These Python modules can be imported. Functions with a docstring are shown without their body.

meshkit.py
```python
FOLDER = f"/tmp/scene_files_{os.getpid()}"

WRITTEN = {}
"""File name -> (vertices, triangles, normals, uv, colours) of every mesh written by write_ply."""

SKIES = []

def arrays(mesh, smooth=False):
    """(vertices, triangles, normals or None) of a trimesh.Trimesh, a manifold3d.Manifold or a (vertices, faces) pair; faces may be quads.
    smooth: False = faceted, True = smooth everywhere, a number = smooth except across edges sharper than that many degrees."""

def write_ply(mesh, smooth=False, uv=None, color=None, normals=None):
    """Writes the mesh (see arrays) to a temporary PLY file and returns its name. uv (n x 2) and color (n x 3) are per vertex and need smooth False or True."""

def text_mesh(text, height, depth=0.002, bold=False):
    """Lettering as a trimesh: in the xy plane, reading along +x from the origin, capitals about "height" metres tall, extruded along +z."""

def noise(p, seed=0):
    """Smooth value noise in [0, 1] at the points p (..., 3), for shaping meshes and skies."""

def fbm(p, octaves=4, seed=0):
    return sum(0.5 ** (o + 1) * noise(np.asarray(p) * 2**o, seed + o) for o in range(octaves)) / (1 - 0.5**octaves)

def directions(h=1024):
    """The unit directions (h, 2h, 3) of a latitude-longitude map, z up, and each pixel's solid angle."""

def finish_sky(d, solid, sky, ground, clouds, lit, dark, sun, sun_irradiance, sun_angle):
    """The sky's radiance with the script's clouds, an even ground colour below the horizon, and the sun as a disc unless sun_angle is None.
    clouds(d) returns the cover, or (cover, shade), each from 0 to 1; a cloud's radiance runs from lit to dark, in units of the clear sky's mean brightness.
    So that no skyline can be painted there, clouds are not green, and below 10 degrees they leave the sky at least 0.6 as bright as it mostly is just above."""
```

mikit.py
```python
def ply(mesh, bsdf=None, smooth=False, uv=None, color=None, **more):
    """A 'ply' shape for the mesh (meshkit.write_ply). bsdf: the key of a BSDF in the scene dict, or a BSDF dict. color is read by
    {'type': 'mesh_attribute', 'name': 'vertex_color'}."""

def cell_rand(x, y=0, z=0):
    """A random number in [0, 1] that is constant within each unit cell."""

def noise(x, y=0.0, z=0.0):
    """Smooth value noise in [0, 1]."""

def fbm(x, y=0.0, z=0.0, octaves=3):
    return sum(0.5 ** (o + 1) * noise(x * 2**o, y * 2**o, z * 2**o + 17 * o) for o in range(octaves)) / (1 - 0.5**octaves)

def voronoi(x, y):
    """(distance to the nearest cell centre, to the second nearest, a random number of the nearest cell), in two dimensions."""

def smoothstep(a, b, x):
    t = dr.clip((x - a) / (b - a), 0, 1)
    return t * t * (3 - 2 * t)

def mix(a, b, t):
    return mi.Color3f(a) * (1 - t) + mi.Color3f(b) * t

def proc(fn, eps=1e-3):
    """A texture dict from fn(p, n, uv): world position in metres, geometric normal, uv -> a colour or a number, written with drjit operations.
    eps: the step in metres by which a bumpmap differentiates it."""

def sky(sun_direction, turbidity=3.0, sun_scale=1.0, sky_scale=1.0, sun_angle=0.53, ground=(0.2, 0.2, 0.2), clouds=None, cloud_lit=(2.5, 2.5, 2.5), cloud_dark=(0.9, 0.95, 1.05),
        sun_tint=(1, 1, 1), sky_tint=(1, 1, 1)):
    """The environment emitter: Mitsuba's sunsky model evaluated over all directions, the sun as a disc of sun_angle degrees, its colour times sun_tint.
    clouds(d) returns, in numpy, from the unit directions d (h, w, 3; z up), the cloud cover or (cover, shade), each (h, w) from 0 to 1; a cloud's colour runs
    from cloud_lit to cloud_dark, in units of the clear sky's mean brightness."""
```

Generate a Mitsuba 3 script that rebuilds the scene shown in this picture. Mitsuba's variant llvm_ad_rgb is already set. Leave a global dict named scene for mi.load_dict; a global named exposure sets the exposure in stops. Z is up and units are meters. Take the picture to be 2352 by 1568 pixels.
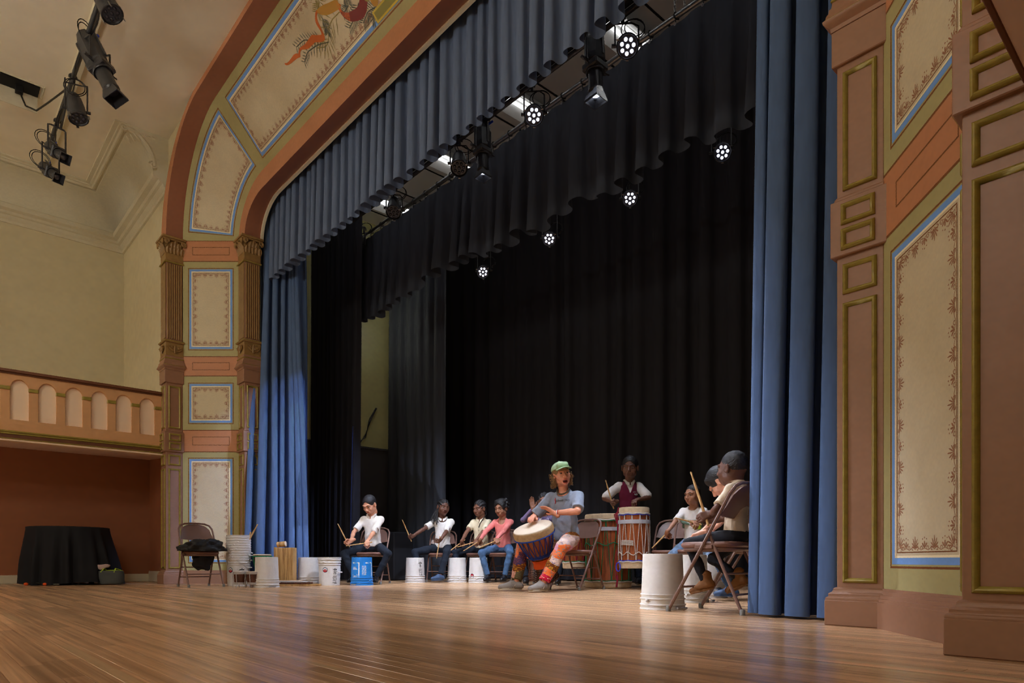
import math, random
import numpy as np, trimesh, shapely, mapbox_earcut
import mitsuba as mi, drjit as dr, mikit, meshkit
from mikit import proc, noise, fbm, cell_rand, smoothstep, mix
from scipy.spatial import ConvexHull
from shapely import affinity
from shapely.geometry import Polygon, LineString, Point, box as sbox
from shapely.ops import unary_union
T = mi.ScalarTransform4f
PI = math.pi
R = random.Random(11)
scene, labels = {}, {}

# ---------------------------------------------------------------- camera, lamps, exposure
# world: x along the stage front (audience left to right), y into the stage, z up; metres
CAM = np.array([5.458, -3.513, 0.325]); FWD = np.array([-0.74328, 0.66898, 0.0])
scene['camera'] = {'type': 'perspective', 'fov': math.degrees(2 * math.atan(1176 / 1547.33)), 'fov_axis': 'x',
    'principal_point_offset_y': -(1287.45 - 784) / 1568, 'near_clip': 0.02, 'far_clip': 100.0,
    'to_world': T().look_at(origin=CAM.tolist(), target=(CAM + FWD).tolist(), up=[0, 0, 1])}
exposure = -1.1
HALL = (1.0, 0.945, 0.84)          # colour of the hall lamps
HALL_POWER = 54.0
STAGE = (0.86, 0.93, 1.12)
def spot(key, org, tgt, power, cut, beam=None, col=STAGE):
    scene[key] = {'type': 'spot', 'to_world': T().look_at(origin=list(org), target=list(tgt), up=[0.1, 0.2, 1]),
        'intensity': {'type': 'rgb', 'value': [power * c for c in col]}, 'cutoff_angle': cut, 'beam_width': beam or cut * 0.55}

# stage lamp beams; the hall and balcony beams are added, from unseen sources
for _k, _o, _t, _p, _c in (
    ('rear_a', (1.55, 3.11, 4.76), (1.6, .9, .2), 40, 30), ('rear_b', (.27, 3.11, 4.76), (.6, .9, .2), 40, 30), ('rear_c', (-1.15, 3.11, 4.76), (-1.0, 1.0, .2), 40, 30), ('rear_d', (-2.6, 3.11, 4.76), (-2.4, 1.2, .2), 40, 30),
    ('front_a', (1.72, 1.2, 4.80), (-2.8, 1.9, .7), 150, 24), ('front_b', (.54, 1.2, 4.78), (2.7, .7, .3), 190, 24), ('front_c', (1.36, 1.24, 4.55), (1.2, 2.2, .6), 60, 26), ('front_d', (-.28, 1.24, 4.55), (-1.9, 2.7, .6), 60, 28),
    ('front_e', (.50, 1.2, 4.78), (-3.75, .62, 1.6), 270, 14), ('balcony', (-4.62, -4.9, 3.05), (2.75, .35, .35), 330, 9),
    ('hall_a', (1.2, -2.15, 5.4), (2.1, 1.0, .4), 150, 24), ('hall_b', (-.4, -2.15, 5.4), (-2.2, 2.2, .5), 150, 20)):
    spot('beam_' + _k, _o, _t, _p, _c, col=(.62, .80, 1.35) if _k == 'front_e' else STAGE)

# ---------------------------------------------------------------- materials
def lin(c):
    if isinstance(c, str): c = [int(c[i:i + 2], 16) for i in (1, 3, 5)]
    x = np.asarray(c, float) / 255
    return [float(v) for v in np.where(x < 0.04045, x / 12.92, ((x + 0.055) / 1.055) ** 2.4)]
def mat(name, col, rough=0.6, spec=0.3, two=True, bump=None, bscale=0.001, eps=2e-3, **kw):
    tex = proc(col) if callable(col) else {'type': 'rgb', 'value': lin(col)}
    d = {'type': 'principled', 'base_color': tex, 'roughness': rough, 'specular': spec, **kw}
    if bump is not None: d = {'type': 'bumpmap', 'arbitrary': {**proc(bump, eps=eps)}, 'scale': bscale, 'bsdf': d}
    if two: d = {'type': 'twosided', 'bsdf': d}
    scene['mat_' + name] = d
    return 'mat_' + name
def mottled(col, amt=0.12, f=3.0):
    c = lin(col)
    def fn(p, n, uv):
        t = fbm(p.x * f + 3.1, p.y * f, p.z * f, 3)
        g = fbm(p.x * f * 9, p.y * f * 9, p.z * f * 9, 2)
        return mi.Color3f(c) * (1 - amt + 2 * amt * t) * (1 - 0.05 + 0.1 * g)
    return fn

# ---------------------------------------------------------------- mesh helpers
def tm(v, f): return trimesh.Trimesh(np.asarray(v, float), np.asarray(f, int), process=False)
def cat(ms): return trimesh.util.concatenate([m for m in ms if m is not None])
def hull(pts):
    h = ConvexHull(np.asarray(pts, float)); v = h.points; f = h.simplices.copy()
    c = v[np.unique(f)].mean(0); a, b, d = v[f[:, 0]], v[f[:, 1]], v[f[:, 2]]
    flip = np.einsum('ij,ij->i', np.cross(b - a, d - a), a - c) < 0
    f[flip] = f[flip][:, ::-1]
    u, inv = np.unique(f, return_inverse=True)
    return tm(v[u], inv.reshape(f.shape))
def bx(x0, x1, y0, y1, z0, z1, b=0.0):
    if b <= 0:
        return hull([[x, y, z] for x in (x0, x1) for y in (y0, y1) for z in (z0, z1)])
    P = []
    for x, sx in ((x0, 1), (x1, -1)):
        for y, sy in ((y0, 1), (y1, -1)):
            for z, sz in ((z0, 1), (z1, -1)):
                P += [[x, y + sy * b, z + sz * b], [x + sx * b, y, z + sz * b], [x + sx * b, y + sy * b, z]]
    return hull(P)
def frame_of(d, up=(0, 0, 1)):
    d = np.asarray(d, float); d = d / np.linalg.norm(d)
    up = np.asarray(up, float)
    if abs(d @ up) > 0.95 * np.linalg.norm(up): up = np.array([1.0, 0, 0]) if abs(d[0]) < 0.9 else np.array([0, 1.0, 0])
    x = np.cross(up, d); x /= np.linalg.norm(x)
    return x, np.cross(d, x), d
def tube(pts, r, n=8, closed=False):
    p = np.asarray(pts, float); m = len(p)
    t = np.roll(p, -1, 0) - np.roll(p, 1, 0) if closed else np.gradient(p, axis=0)
    t /= np.linalg.norm(t, axis=1, keepdims=True) + 1e-12
    x, _, _ = frame_of(t[0]); X = []
    for k in range(m):
        x = x - t[k] * (x @ t[k]); x = x / (np.linalg.norm(x) + 1e-12); X.append(x)
    X = np.array(X); Y = np.cross(t, X)
    a = np.arange(n) * 2 * PI / n; rr = np.broadcast_to(r, (m,))[:, None, None]
    v = (p[:, None] + rr * (np.cos(a)[None, :, None] * X[:, None] + np.sin(a)[None, :, None] * Y[:, None])).reshape(-1, 3)
    i, j = np.meshgrid(np.arange(m if closed else m - 1), np.arange(n), indexing='ij'); i2 = (i + 1) % m; j2 = (j + 1) % n
    q = np.stack([i * n + j, i * n + j2, i2 * n + j2, i2 * n + j], -1).reshape(-1, 4)
    f = np.vstack([q[:, [0, 1, 2]], q[:, [0, 2, 3]]])
    if not closed:
        v = np.vstack([v, p[0], p[-1]]); k = np.arange(n); a0, a1 = m * n, m * n + 1
        f = np.vstack([f, np.stack([(k + 1) % n, k, k * 0 + a0], 1), np.stack([(m - 1) * n + k, (m - 1) * n + (k + 1) % n, k * 0 + a1], 1)])
    return tm(v, f)
def cyl(p0, p1, r0, r1=None, n=12): return tube([p0, p1], [r0, r0 if r1 is None else r1], n)
def lathe(prof, n=24, closed=False):
    pr = np.asarray(prof, float); m = len(pr); a = np.arange(n) * 2 * PI / n
    v = np.stack([pr[:, None, 0] * np.cos(a), pr[:, None, 0] * np.sin(a), np.broadcast_to(pr[:, None, 1], (m, n))], -1).reshape(-1, 3)
    i, j = np.meshgrid(np.arange(m if closed else m - 1), np.arange(n), indexing='ij'); i2 = (i + 1) % m
    q = np.stack([i * n + j, i * n + (j + 1) % n, i2 * n + (j + 1) % n, i2 * n + j], -1).reshape(-1, 4)
    return tm(v, np.vstack([q[:, [0, 1, 2]], q[:, [0, 2, 3]]]))
def mv(m, loc=(0, 0, 0), rz=0.0, M=None, s=1.0):
    v = np.asarray(m.vertices) * s
    if M is not None: v = v @ np.asarray(M).T
    if rz: c, s_ = math.cos(rz), math.sin(rz); v = v @ np.array([[c, s_, 0], [-s_, c, 0], [0, 0, 1]])
    return tm(v + np.asarray(loc), m.faces)
def axes(x, y, z): return np.array([x, y, z], float).T
def rot(ax, ang):
    ax = np.asarray(ax, float) / np.linalg.norm(ax); K = np.array([[0, -ax[2], ax[1]], [ax[2], 0, -ax[0]], [-ax[1], ax[0], 0]])
    return np.eye(3) + math.sin(ang) * K + (1 - math.cos(ang)) * K @ K
def grid_mesh(P, flip=False):
    m, n = P.shape[:2]; i, j = np.meshgrid(np.arange(m - 1), np.arange(n - 1), indexing='ij')
    q = np.stack([i * n + j, (i + 1) * n + j, (i + 1) * n + j + 1, i * n + j + 1], -1).reshape(-1, 4)
    f = np.vstack([q[:, [0, 1, 2]], q[:, [0, 2, 3]]])
    return tm(P.reshape(-1, 3), f[:, ::-1] if flip else f)
def flat_poly(poly):
    """2-D triangulation of a shapely polygon or multipolygon: (verts, faces)."""
    V, F, o = [], [], 0
    for g in getattr(poly, 'geoms', [poly]):
        if g.is_empty or g.geom_type != 'Polygon': continue
        rings = [np.array(g.exterior.coords)[:-1]] + [np.array(r.coords)[:-1] for r in g.interiors]
        v = np.vstack(rings); f = mapbox_earcut.triangulate_float64(v, np.cumsum([len(r) for r in rings])).reshape(-1, 3)
        V.append(v); F.append(f + o); o += len(v)
    return np.vstack(V), np.vstack(F)
def extr(poly, h):
    ms = []
    for g in getattr(poly, 'geoms', [poly]):
        ms.append(trimesh.creation.extrude_polygon(g, h, engine='earcut'))
    m = cat(ms); return tm(m.vertices, m.faces)
def sphere(c, r, n=10):
    m = trimesh.creation.uv_sphere(1.0, count=[n, 2 * n]); return tm(np.asarray(m.vertices) * np.asarray(r) + np.asarray(c), m.faces)
def arc(c, r, a0, a1, n=12, rz=None):
    a = np.linspace(a0, a1, n); return np.stack([c[0] + r * np.cos(a), c[1] + (r if rz is None else rz) * np.sin(a)], 1)

# ---------------------------------------------------------------- naming
used = {}
def name(base):
    k = used.get(base, 0); used[base] = k + 1
    return base if k == 0 else f'{base}_{k:03d}'
def put(parent, part, mesh, bsdf, smooth=False, label=None, kind=None, **kw):
    key = name((parent + '__' if parent else '') + part)
    scene[key] = mikit.ply(mesh, bsdf, smooth, **kw)
    if label or kind: labels[key] = {k: v for k, v in (('label', label), ('kind', kind)) if v}
    return key
def put_at(parent, part, d, loc=None, M=None):
    """another copy of a ply dict"""
    key = name((parent + '__' if parent else '') + part); e = dict(d)
    if M is not None: e['to_world'] = T(M)
    elif loc is not None: e['to_world'] = T().translate(list(loc))
    scene[key] = e; return key
def thing(base, label, category, group=None):
    key = name(base); labels[key] = {'label': label, 'category': category}
    if group: labels[key]['group'] = group
    return key
def struct(base, mesh, bsdf, smooth=False, label=None):
    key = name(base); scene[key] = mikit.ply(mesh, bsdf, smooth); labels[key] = {'kind': 'structure'}
    if label: labels[key]['label'] = label
    return key

# ---------------------------------------------------------------- structure materials
def hc(c, k=1.0):
    """the paint whose look under the hall lamps is c"""
    x = np.array(lin(c)) / np.array([1, .9, .74]) * 1.55 * k
    x = np.clip(x, 0, .9); return list(np.where(x < .0031308, 12.92 * x, 1.055 * x ** (1 / 2.4) - .055) * 255)
mat('cream_wall', mottled(hc((155, 141, 106), 1.15), .05, 1.2), .8, .2)
mat('hall_ceiling', mottled(hc((154, 141, 116), 1.5), .06, .9), .85, .2)
mat('cream_plaster', mottled(hc((158, 146, 116), 1.1), .04, 4), .7, .25)
mat('olive', mottled(hc((134, 122, 76)), .05, 5), .55, .3)
mat('terracotta', mottled(hc((160, 104, 66), 0.85), .05, 4), .5, .3)
mat('terracotta_deep', mottled(hc((126, 78, 52), 0.85), .05, 4), .5, .3)
mat('panel_cream', mottled(hc((174, 156, 120), .94), .06, 7), .6, .25)
mat('band_blue', mottled(hc((92, 124, 160)), .04, 8), .55, .3)
mat('line_brown', hc((92, 52, 22)), .55, .3)
mat('line_pale', hc((200, 184, 146)), .6, .3)
mat('stencil', hc((122, 82, 54)), .6, .25)
mat('post_brown', mottled(hc((134, 94, 66), 0.74), .07, 6), .42, .4, bump=lambda p, n, uv: fbm(p.x * 60, p.y * 60, p.z * 25, 2), bscale=.0012)
mat('gold', mottled(hc((112, 94, 34)), .25, 30), .34, .5, metallic=.15)
mat('carved', mottled(hc((122, 90, 46), 0.85), .2, 25), .45, .4)
mat('wall_brown', mottled(hc((122, 74, 46), 1.1), .06, 1.5), .7, .25)
mat('baseboard_white', hc((190, 176, 142)), .55, .3)
mat('balcony_orange', mottled(hc((176, 126, 78), 0.84), .03, 3), .6, .3)
mat('niche', hc((206, 172, 136)), .7, .25)
mat('balcony_brown', hc((76, 42, 22)), .5, .3)
mat('soffit', mottled(hc((186, 162, 140), 1.1), .05, 2), .8, .2)
mat('stage_wall', mottled(hc((170, 162, 108), 1.25), .05, 2), .8, .2)
mat('dado_grey', (74, 76, 82), .7, .2)
mat('stage_ceiling', (206, 204, 200), .85, .2)
mat('black_paint', (40, 41, 44), .38, .5)
mat('black_matte', (13, 13, 14), .75, .25)
mat('lamp_glass', (240, 235, 220), .5)

# ---------------------------------------------------------------- floor
def wood(tone, seed):
    c0, c1, c2 = ([float(q) * tone for q in lin(c)] for c in ((194, 157, 120), (160, 124, 91), (118, 90, 66)))
    def fn(p, n, uv):
        row = dr.floor(p.y / .057 + 500.0)
        off = cell_rand(row, 3.0) * 7.0
        g = fbm(p.x * 1.6 + off, p.y * 95 + seed, 0.0, 4)
        s = fbm(p.x * .7 + off * 3, p.y * 22, 2.0, 3)
        wear = fbm(p.x * .55, p.y * .8, 9.0, 3)
        pl = dr.floor((p.x + off) / 1.7); tr = cell_rand(row, pl, 5.0)
        c = mix(c0, c1, dr.clip(g * 1.6 - .3, 0, 1)); c = mix(c, c2, smoothstep(.5, .85, s) * .55)
        c = c * (.74 + .5 * tr) * (.86 + .28 * wear)
        fy = p.y / .057 + 500.0 - row; pale = dr.select((cell_rand(row, 11.0) > .86) & (fy < .15 + .5 * cell_rand(row, 12.0)), .6, 0.0) * smoothstep(.25, .6, noise(p.x * .8 + off, row))
        return mix(c, mi.Color3f(lin((178, 154, 118))), pale)
    return fn
def rough_floor(p, n, uv): return .13 + .10 * fbm(p.x * 2.0, p.y * 9.0, 0.0, 3) + .05 * fbm(p.x * 3, p.y * 60, 4.0, 2)
for k, t in enumerate((.80, .92, 1.0)):
    scene['mat_plank_%d' % k] = {'type': 'bumpmap', 'arbitrary': proc(lambda p, n, uv: fbm(p.x * 2, p.y * 17.5, 1.0, 2), eps=4e-3), 'scale': .0007,
        'bsdf': {'type': 'principled', 'base_color': proc(wood(t, k)), 'roughness': proc(rough_floor), 'specular': .5}}
struct('floor', bx(-8.2, 8.2, -12.2, 6.2, -.25, -.022), 'mat_black_matte', label='polished strip wood floor of the hall and stage')
rows = [(-3.42 + i * .057) for i in range(190)]
near, far = [], []
for i, v in enumerate(rows):
    if i < 54:
        cuts = [-6.6 + R.uniform(-.5, .5)]
        while cuts[-1] < 5.2: cuts.append(cuts[-1] + R.uniform(1.5, 2.9))
        near += [(a, b, v) for a, b in zip(cuts[:-1], cuts[1:])]
near = sorted(near, key=lambda q: (math.hypot((q[0] + q[1]) / 2 - 5.4, q[2] + 3.5)))
unit = mikit.ply(tm(*(lambda m: (m.vertices, m.faces))(bx(0, 1, 0, 1, 0, 1))), 'mat_plank_0')
def plank(a, b, v, h=0.0): return bx(a + .0006, b - .0006, v + .0005, v + .0565, -.022, h, .0009)
for a, b, v in near[:300]: put('floor', 'plank', plank(a, b, v, R.uniform(-.0004, .0002)), 'mat_plank_%d' % R.choice((0, 1, 1, 2, 2)))
rest = [plank(a, b, v) for a, b, v in near[300:]]
for i, v in enumerate(rows):
    if i >= 54:
        c = -7.5
        while c < 6.0: d = c + R.uniform(2.2, 4.6); rest.append(plank(c, d, v)); c = d
for a, b in ((-7.5, -6.6),): rest += [plank(a, b + R.uniform(-.4, .4), v) for v in rows[:54]]
rest.append(bx(-8.2, 8.2, -12.2, -3.42, -.022, 0)); rest.append(bx(5.2, 8.2, -3.42, -.35, -.022, -.0005))
put('floor', 'plank_field', cat(rest), 'mat_plank_1', kind='stuff')

# ---------------------------------------------------------------- proscenium arch (a loft of curves along q: 0-1 jamb, 1-2 corner, 2-3 top, 3-4 corner, 4-5 jamb)
ZS = 4.86
def curve(q, rx, rz, v, cu=-3.4):
    q = np.asarray(q, float); s = np.where(q > 2.5, 1, -1); k = np.where(q > 2.5, 5 - q, q)
    ph = np.clip(k - 1, 0, 1) * PI / 2
    u = np.where(k < 1, cu - rx, np.where(k < 2, cu - rx * np.cos(ph), cu + (k - 2) * 2 * -cu))
    z = np.where(k < 1, np.clip(k, 0, 1) * ZS, ZS + rz * np.sin(ph))
    return np.stack([-s * u, np.broadcast_to(v, u.shape), z], -1)
CURVES = {'Oc': (1.37, 1.33, -.81), 'O': (1.37, 1.35, -.59), 'I': (.84, .64, 0.0), 'Ic': (.62, .41, 0.0), 'Ib': (.62, .47, .22), 'Ob': (.84, .64, .22), 'Ow': (1.60, 1.41, -.81)}
C_ = lambda n, q: curve(q, *CURVES[n])
QS = np.concatenate([[0, 1], np.linspace(1, 2, 61)[1:], np.linspace(2, 3, 15)[1:], np.linspace(3, 4, 61)[1:], [5]])
QA = QS[1:-1]
def loft(a, b, qs, flip=False): return grid_mesh(np.stack([C_(a, qs), C_(b, qs)], 1), flip)
arch = struct('wall_proscenium', cat([loft('O', 'I', QS), loft('I', 'Ob', QS), loft('Ob', 'Ib', QS)]), 'mat_olive', 40, label='olive green splayed proscenium frame around the stage opening')
put(arch, 'outer_arch', loft('Oc', 'O', QA), 'mat_terracotta_deep', 40, label='deep terracotta outer arch band')
put(arch, 'outer_edge', cat([loft('Ow', 'Oc', QA)]), 'mat_terracotta', 40)
put(arch, 'inner_arch', loft('I', 'Ic', QA), 'mat_terracotta', 40, label='terracotta inner arch band')
put(arch, 'arch_soffit', loft('Ic', 'Ib', QA), 'mat_terracotta_deep', 40)
lipq = curve(QA, .615, .455, .235); lip2 = curve(QA, .60, .44, .235)
put(arch, 'soffit_lip', cat([grid_mesh(np.stack([curve(QA, .62, .47, .221), curve(QA, .60, .45, .221)], 1)), grid_mesh(np.stack([curve(QA, .60, .45, .221), curve(QA, .60, .45, .26)], 1))]), 'mat_line_pale', 40)

# metric coordinates on the splay: x from the outer to the inner edge, t along it
W_J = .795
def splay(x, t, sec, off=0.0, side=-1):
    """sec 'jamb': t is z; 'corner': t in 0..1; 'top': t is the stage x. side -1 left, 1 right"""
    x = np.asarray(x, float); t = np.asarray(t, float)
    if sec == 'jamb': q = t / ZS
    elif sec == 'corner': q = 1 + t
    else: q = 2 + (t + 3.4) / 6.8
    if side > 0 and sec != 'top': q = 5 - q
    s = (x / W_J)[..., None]
    def at(q, s): return C_('O', q) * (1 - s) + C_('I', q) * s
    P = at(q, s); e = 1e-3
    du = at(q, s + e) - at(q, s - e); dq = at(q + e, s) - at(q - e, s)
    n = np.cross(du, dq); n /= np.linalg.norm(n, axis=-1, keepdims=True) + 1e-12
    n = np.where(n[..., 1:2] > 0, -n, n)
    return P + n * off
def sgrid(x0, x1, t0, t1, sec, off, side, nx=2, nt=None):
    nt = nt or (2 if sec == 'jamb' else 55 if sec == "corner" else 24)
    X, Tt = np.meshgrid(np.linspace(x0, x1, nx), np.linspace(t0, t1, nt), indexing='ij')
    return grid_mesh(splay(X, Tt, sec, off, side))
def sframe(x0, x1, t0, t1, w, k, sec, off, side):
    """a painted frame of width w; k: t units per metre"""
    wt = w * k
    return cat([sgrid(x0, x0 + w, t0, t1, sec, off, side), sgrid(x1 - w, x1, t0, t1, sec, off, side), sgrid(x0, x1, t0, t0 + wt, sec, off, side, 6, 3), sgrid(x0, x1, t1 - wt, t1, sec, off, side, 6, 3)])
def drop(cx, cy, ang, l, w, n=7):
    a = np.linspace(0, 2 * PI, 2 * n, endpoint=False); r = .5 - .5 * np.cos(a)
    y = l * (.5 - .5 * np.cos(a)); x = w * .5 * np.sin(a) * np.sin(a / 2)
    c, s = math.cos(ang), math.sin(ang)
    return Polygon(np.stack([cx + x * c - y * s, cy + x * s + y * c], 1)).buffer(0)
def curl(cx, cy, r, a0, turns, w, n=9):
    a = np.linspace(a0, a0 + turns * 2 * PI, n); rr = np.linspace(r, r * .35, n)
    return LineString(np.stack([cx + rr * np.cos(a), cy + rr * np.sin(a)], 1)).buffer(w, 1, cap_style=2)
def palmette():
    g = [drop(0, .012, a, .052 - .016 * abs(a), .0086) for a in (-1.35, -.9, -.45, 0, .45, .9, 1.35)]
    g += [curl(-.02, .008, .011, 0.5, .8, .002), curl(.02, .008, .011, PI - .5, -.8, .002)]
    return unary_union(g)
def bud():
    g = [drop(0, .012, a, .03, .012) for a in (-.75, 0, .75)] + [Point(0, .056).buffer(.004, 2), Point(-.017, .05).buffer(.0035, 2), Point(.017, .05).buffer(.0035, 2),
        curl(-.028, .012, .012, -.6, .75, .0018), curl(.028, .012, .012, PI + .6, -.75, .0018),
        LineString([(-.085, .006), (-.06, .016), (-.03, .003), (0, .012), (.03, .003), (.06, .016), (.085, .006)]).buffer(.0014, 1)]
    return unary_union(g)
PALM, BUD = flat_poly(palmette()), flat_poly(bud())
def stencil(x0, x1, t0, t1, k, sec, side, off, pitch=.185):
    """motifs standing along the inside of the rectangle; t in units of k per metre"""
    ms = []
    L = (t1 - t0) / k; wd = x1 - x0
    def lay(mm, x, t, ang, mir=1):
        v, f = mm; c, s = math.cos(ang), math.sin(ang)
        px, pt = v[:, 0] * c - v[:, 1] * s, v[:, 0] * s + v[:, 1] * c
        ms.append(tm(splay(x + px, t + pt * k, sec, off, side), f))
    def run(n_len, fn):
        n = max(1, round(n_len / pitch)); p = n_len / n
        for i in range(2 * n + 1):
            d = i * p / 2
            if d < .03 or d > n_len - .03: continue
            fn(BUD if i % 2 else PALM, d)
    run(L, lambda m, d: lay(m, x0, t0 + d * k, -PI / 2)); run(L, lambda m, d: lay(m, x1, t0 + d * k, PI / 2))
    run(wd, lambda m, d: lay(m, x0 + d, t0, 0)); run(wd, lambda m, d: lay(m, x0 + d, t1, PI))
    q = .012
    for x, t, a in ((x0 + q, t0 + q * k, -PI / 4), (x1 - q, t0 + q * k, PI / 4), (x0 + q, t1 - q * k, -3 * PI / 4), (x1 - q, t1 - q * k, 3 * PI / 4)): lay(PALM, x, t, a)
    return cat(ms)
def panel(x0, x1, t0, t1, k, sec, side):
    """outer line, blue band, pale edge, cream field, inner line, stencilled border"""
    key = put(arch, 'painted_panel', sgrid(x0 + .055, x1 - .055, t0 + .055 * k, t1 - .055 * k, sec, .0012, side, 6), 'mat_panel_cream', True)
    put(key, 'outline', sframe(x0, x1, t0, t1, .010, k, sec, .0008, side), 'mat_line_brown', True)
    put(key, 'blue_band', sframe(x0 + .018, x1 - .018, t0 + .018 * k, t1 - .018 * k, .030, k, sec, .0008, side), 'mat_band_blue', True)
    put(key, 'pale_edge', sframe(x0 + .048, x1 - .048, t0 + .048 * k, t1 - .048 * k, .010, k, sec, .0016, side), 'mat_line_pale', True)
    put(key, 'inner_line', sframe(x0 + .070, x1 - .070, t0 + .070 * k, t1 - .070 * k, .005, k, sec, .0020, side), 'mat_line_brown', True)
    put(key, 'stencil_border', stencil(x0 + .078, x1 - .078, t0 + .078 * k, t1 - .078 * k, k, sec, side, .0020), 'mat_stencil', True, kind='stuff')
    return key
X0, X1 = .075, .722
for side in (-1, 1):
    for t0, t1 in ((.29, 1.785), (2.265, 2.85), (3.31, 4.475)): panel(X0, X1, t0, t1, 1.0, 'jamb', side)
    for t0, t1 in ((1.87, 2.175), (2.945, 3.22), (4.57, 4.86)):
        key = put(arch, 'orange_band', sgrid(.0, W_J, t0, t1, 'jamb', .0010, side), 'mat_terracotta', True)
        m = (t0 + t1) / 2; h = (t1 - t0) * .2
        put(key, 'outline', sframe(.135, .665, m - h, m + h, .008, 1.0, 'jamb', .0016, side), 'mat_line_brown', True)
        put(key, 'edge_line', cat([sgrid(0, W_J, a - .006, a + .006, 'jamb', .0014, side) for a in (t0, t1)]), 'mat_line_brown', True)
    panel(X0, X1, .06, .955, 1 / 1.75, 'corner', side)
panel(X0, X1, -3.24, 3.24, 1.0, 'top', -1)

from scipy.interpolate import PchipInterpolator
# painted ribbon, palm fronds and cartouche on the splay over the stage
for _n, _c in (('rib_gold', (168, 118, 42)), ('rib_orange', (184, 92, 40)), ('rib_red', (106, 36, 30)), ('palm_dark', (62, 62, 50)), ('palm_gold', (124, 106, 50)), ('cart_yellow', (186, 158, 54)), ('cart_olive', (122, 110, 48))): mat(_n, hc(_c, .72), .55, .3)
def lay_top(poly, off=.003): v, f = flat_poly(poly.segmentize(.05)); return tm(splay(v[:, 1], v[:, 0], 'top', off), f)
RIB = [(-1.877, .336, .008), (-1.821, .357, .012), (-1.738, .363, .02), (-1.656, .368, .028), (-1.589, .389, .018), (-1.518, .364, .012), (-1.393, .39, .035), (-1.255, .393, .045), (-1.117, .447, .035), (-1.09, .399, .02), (-1.09, .346, .03), (-1.059, .304, .015), (-1.011, .287, .012), (-.873, .336, .06), (-.681, .379, .05), (-.702, .431, .02), (-.631, .506, .05), (-.464, .546, .07), (-.355, .507, .075), (-.296, .447, .07)]
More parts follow.
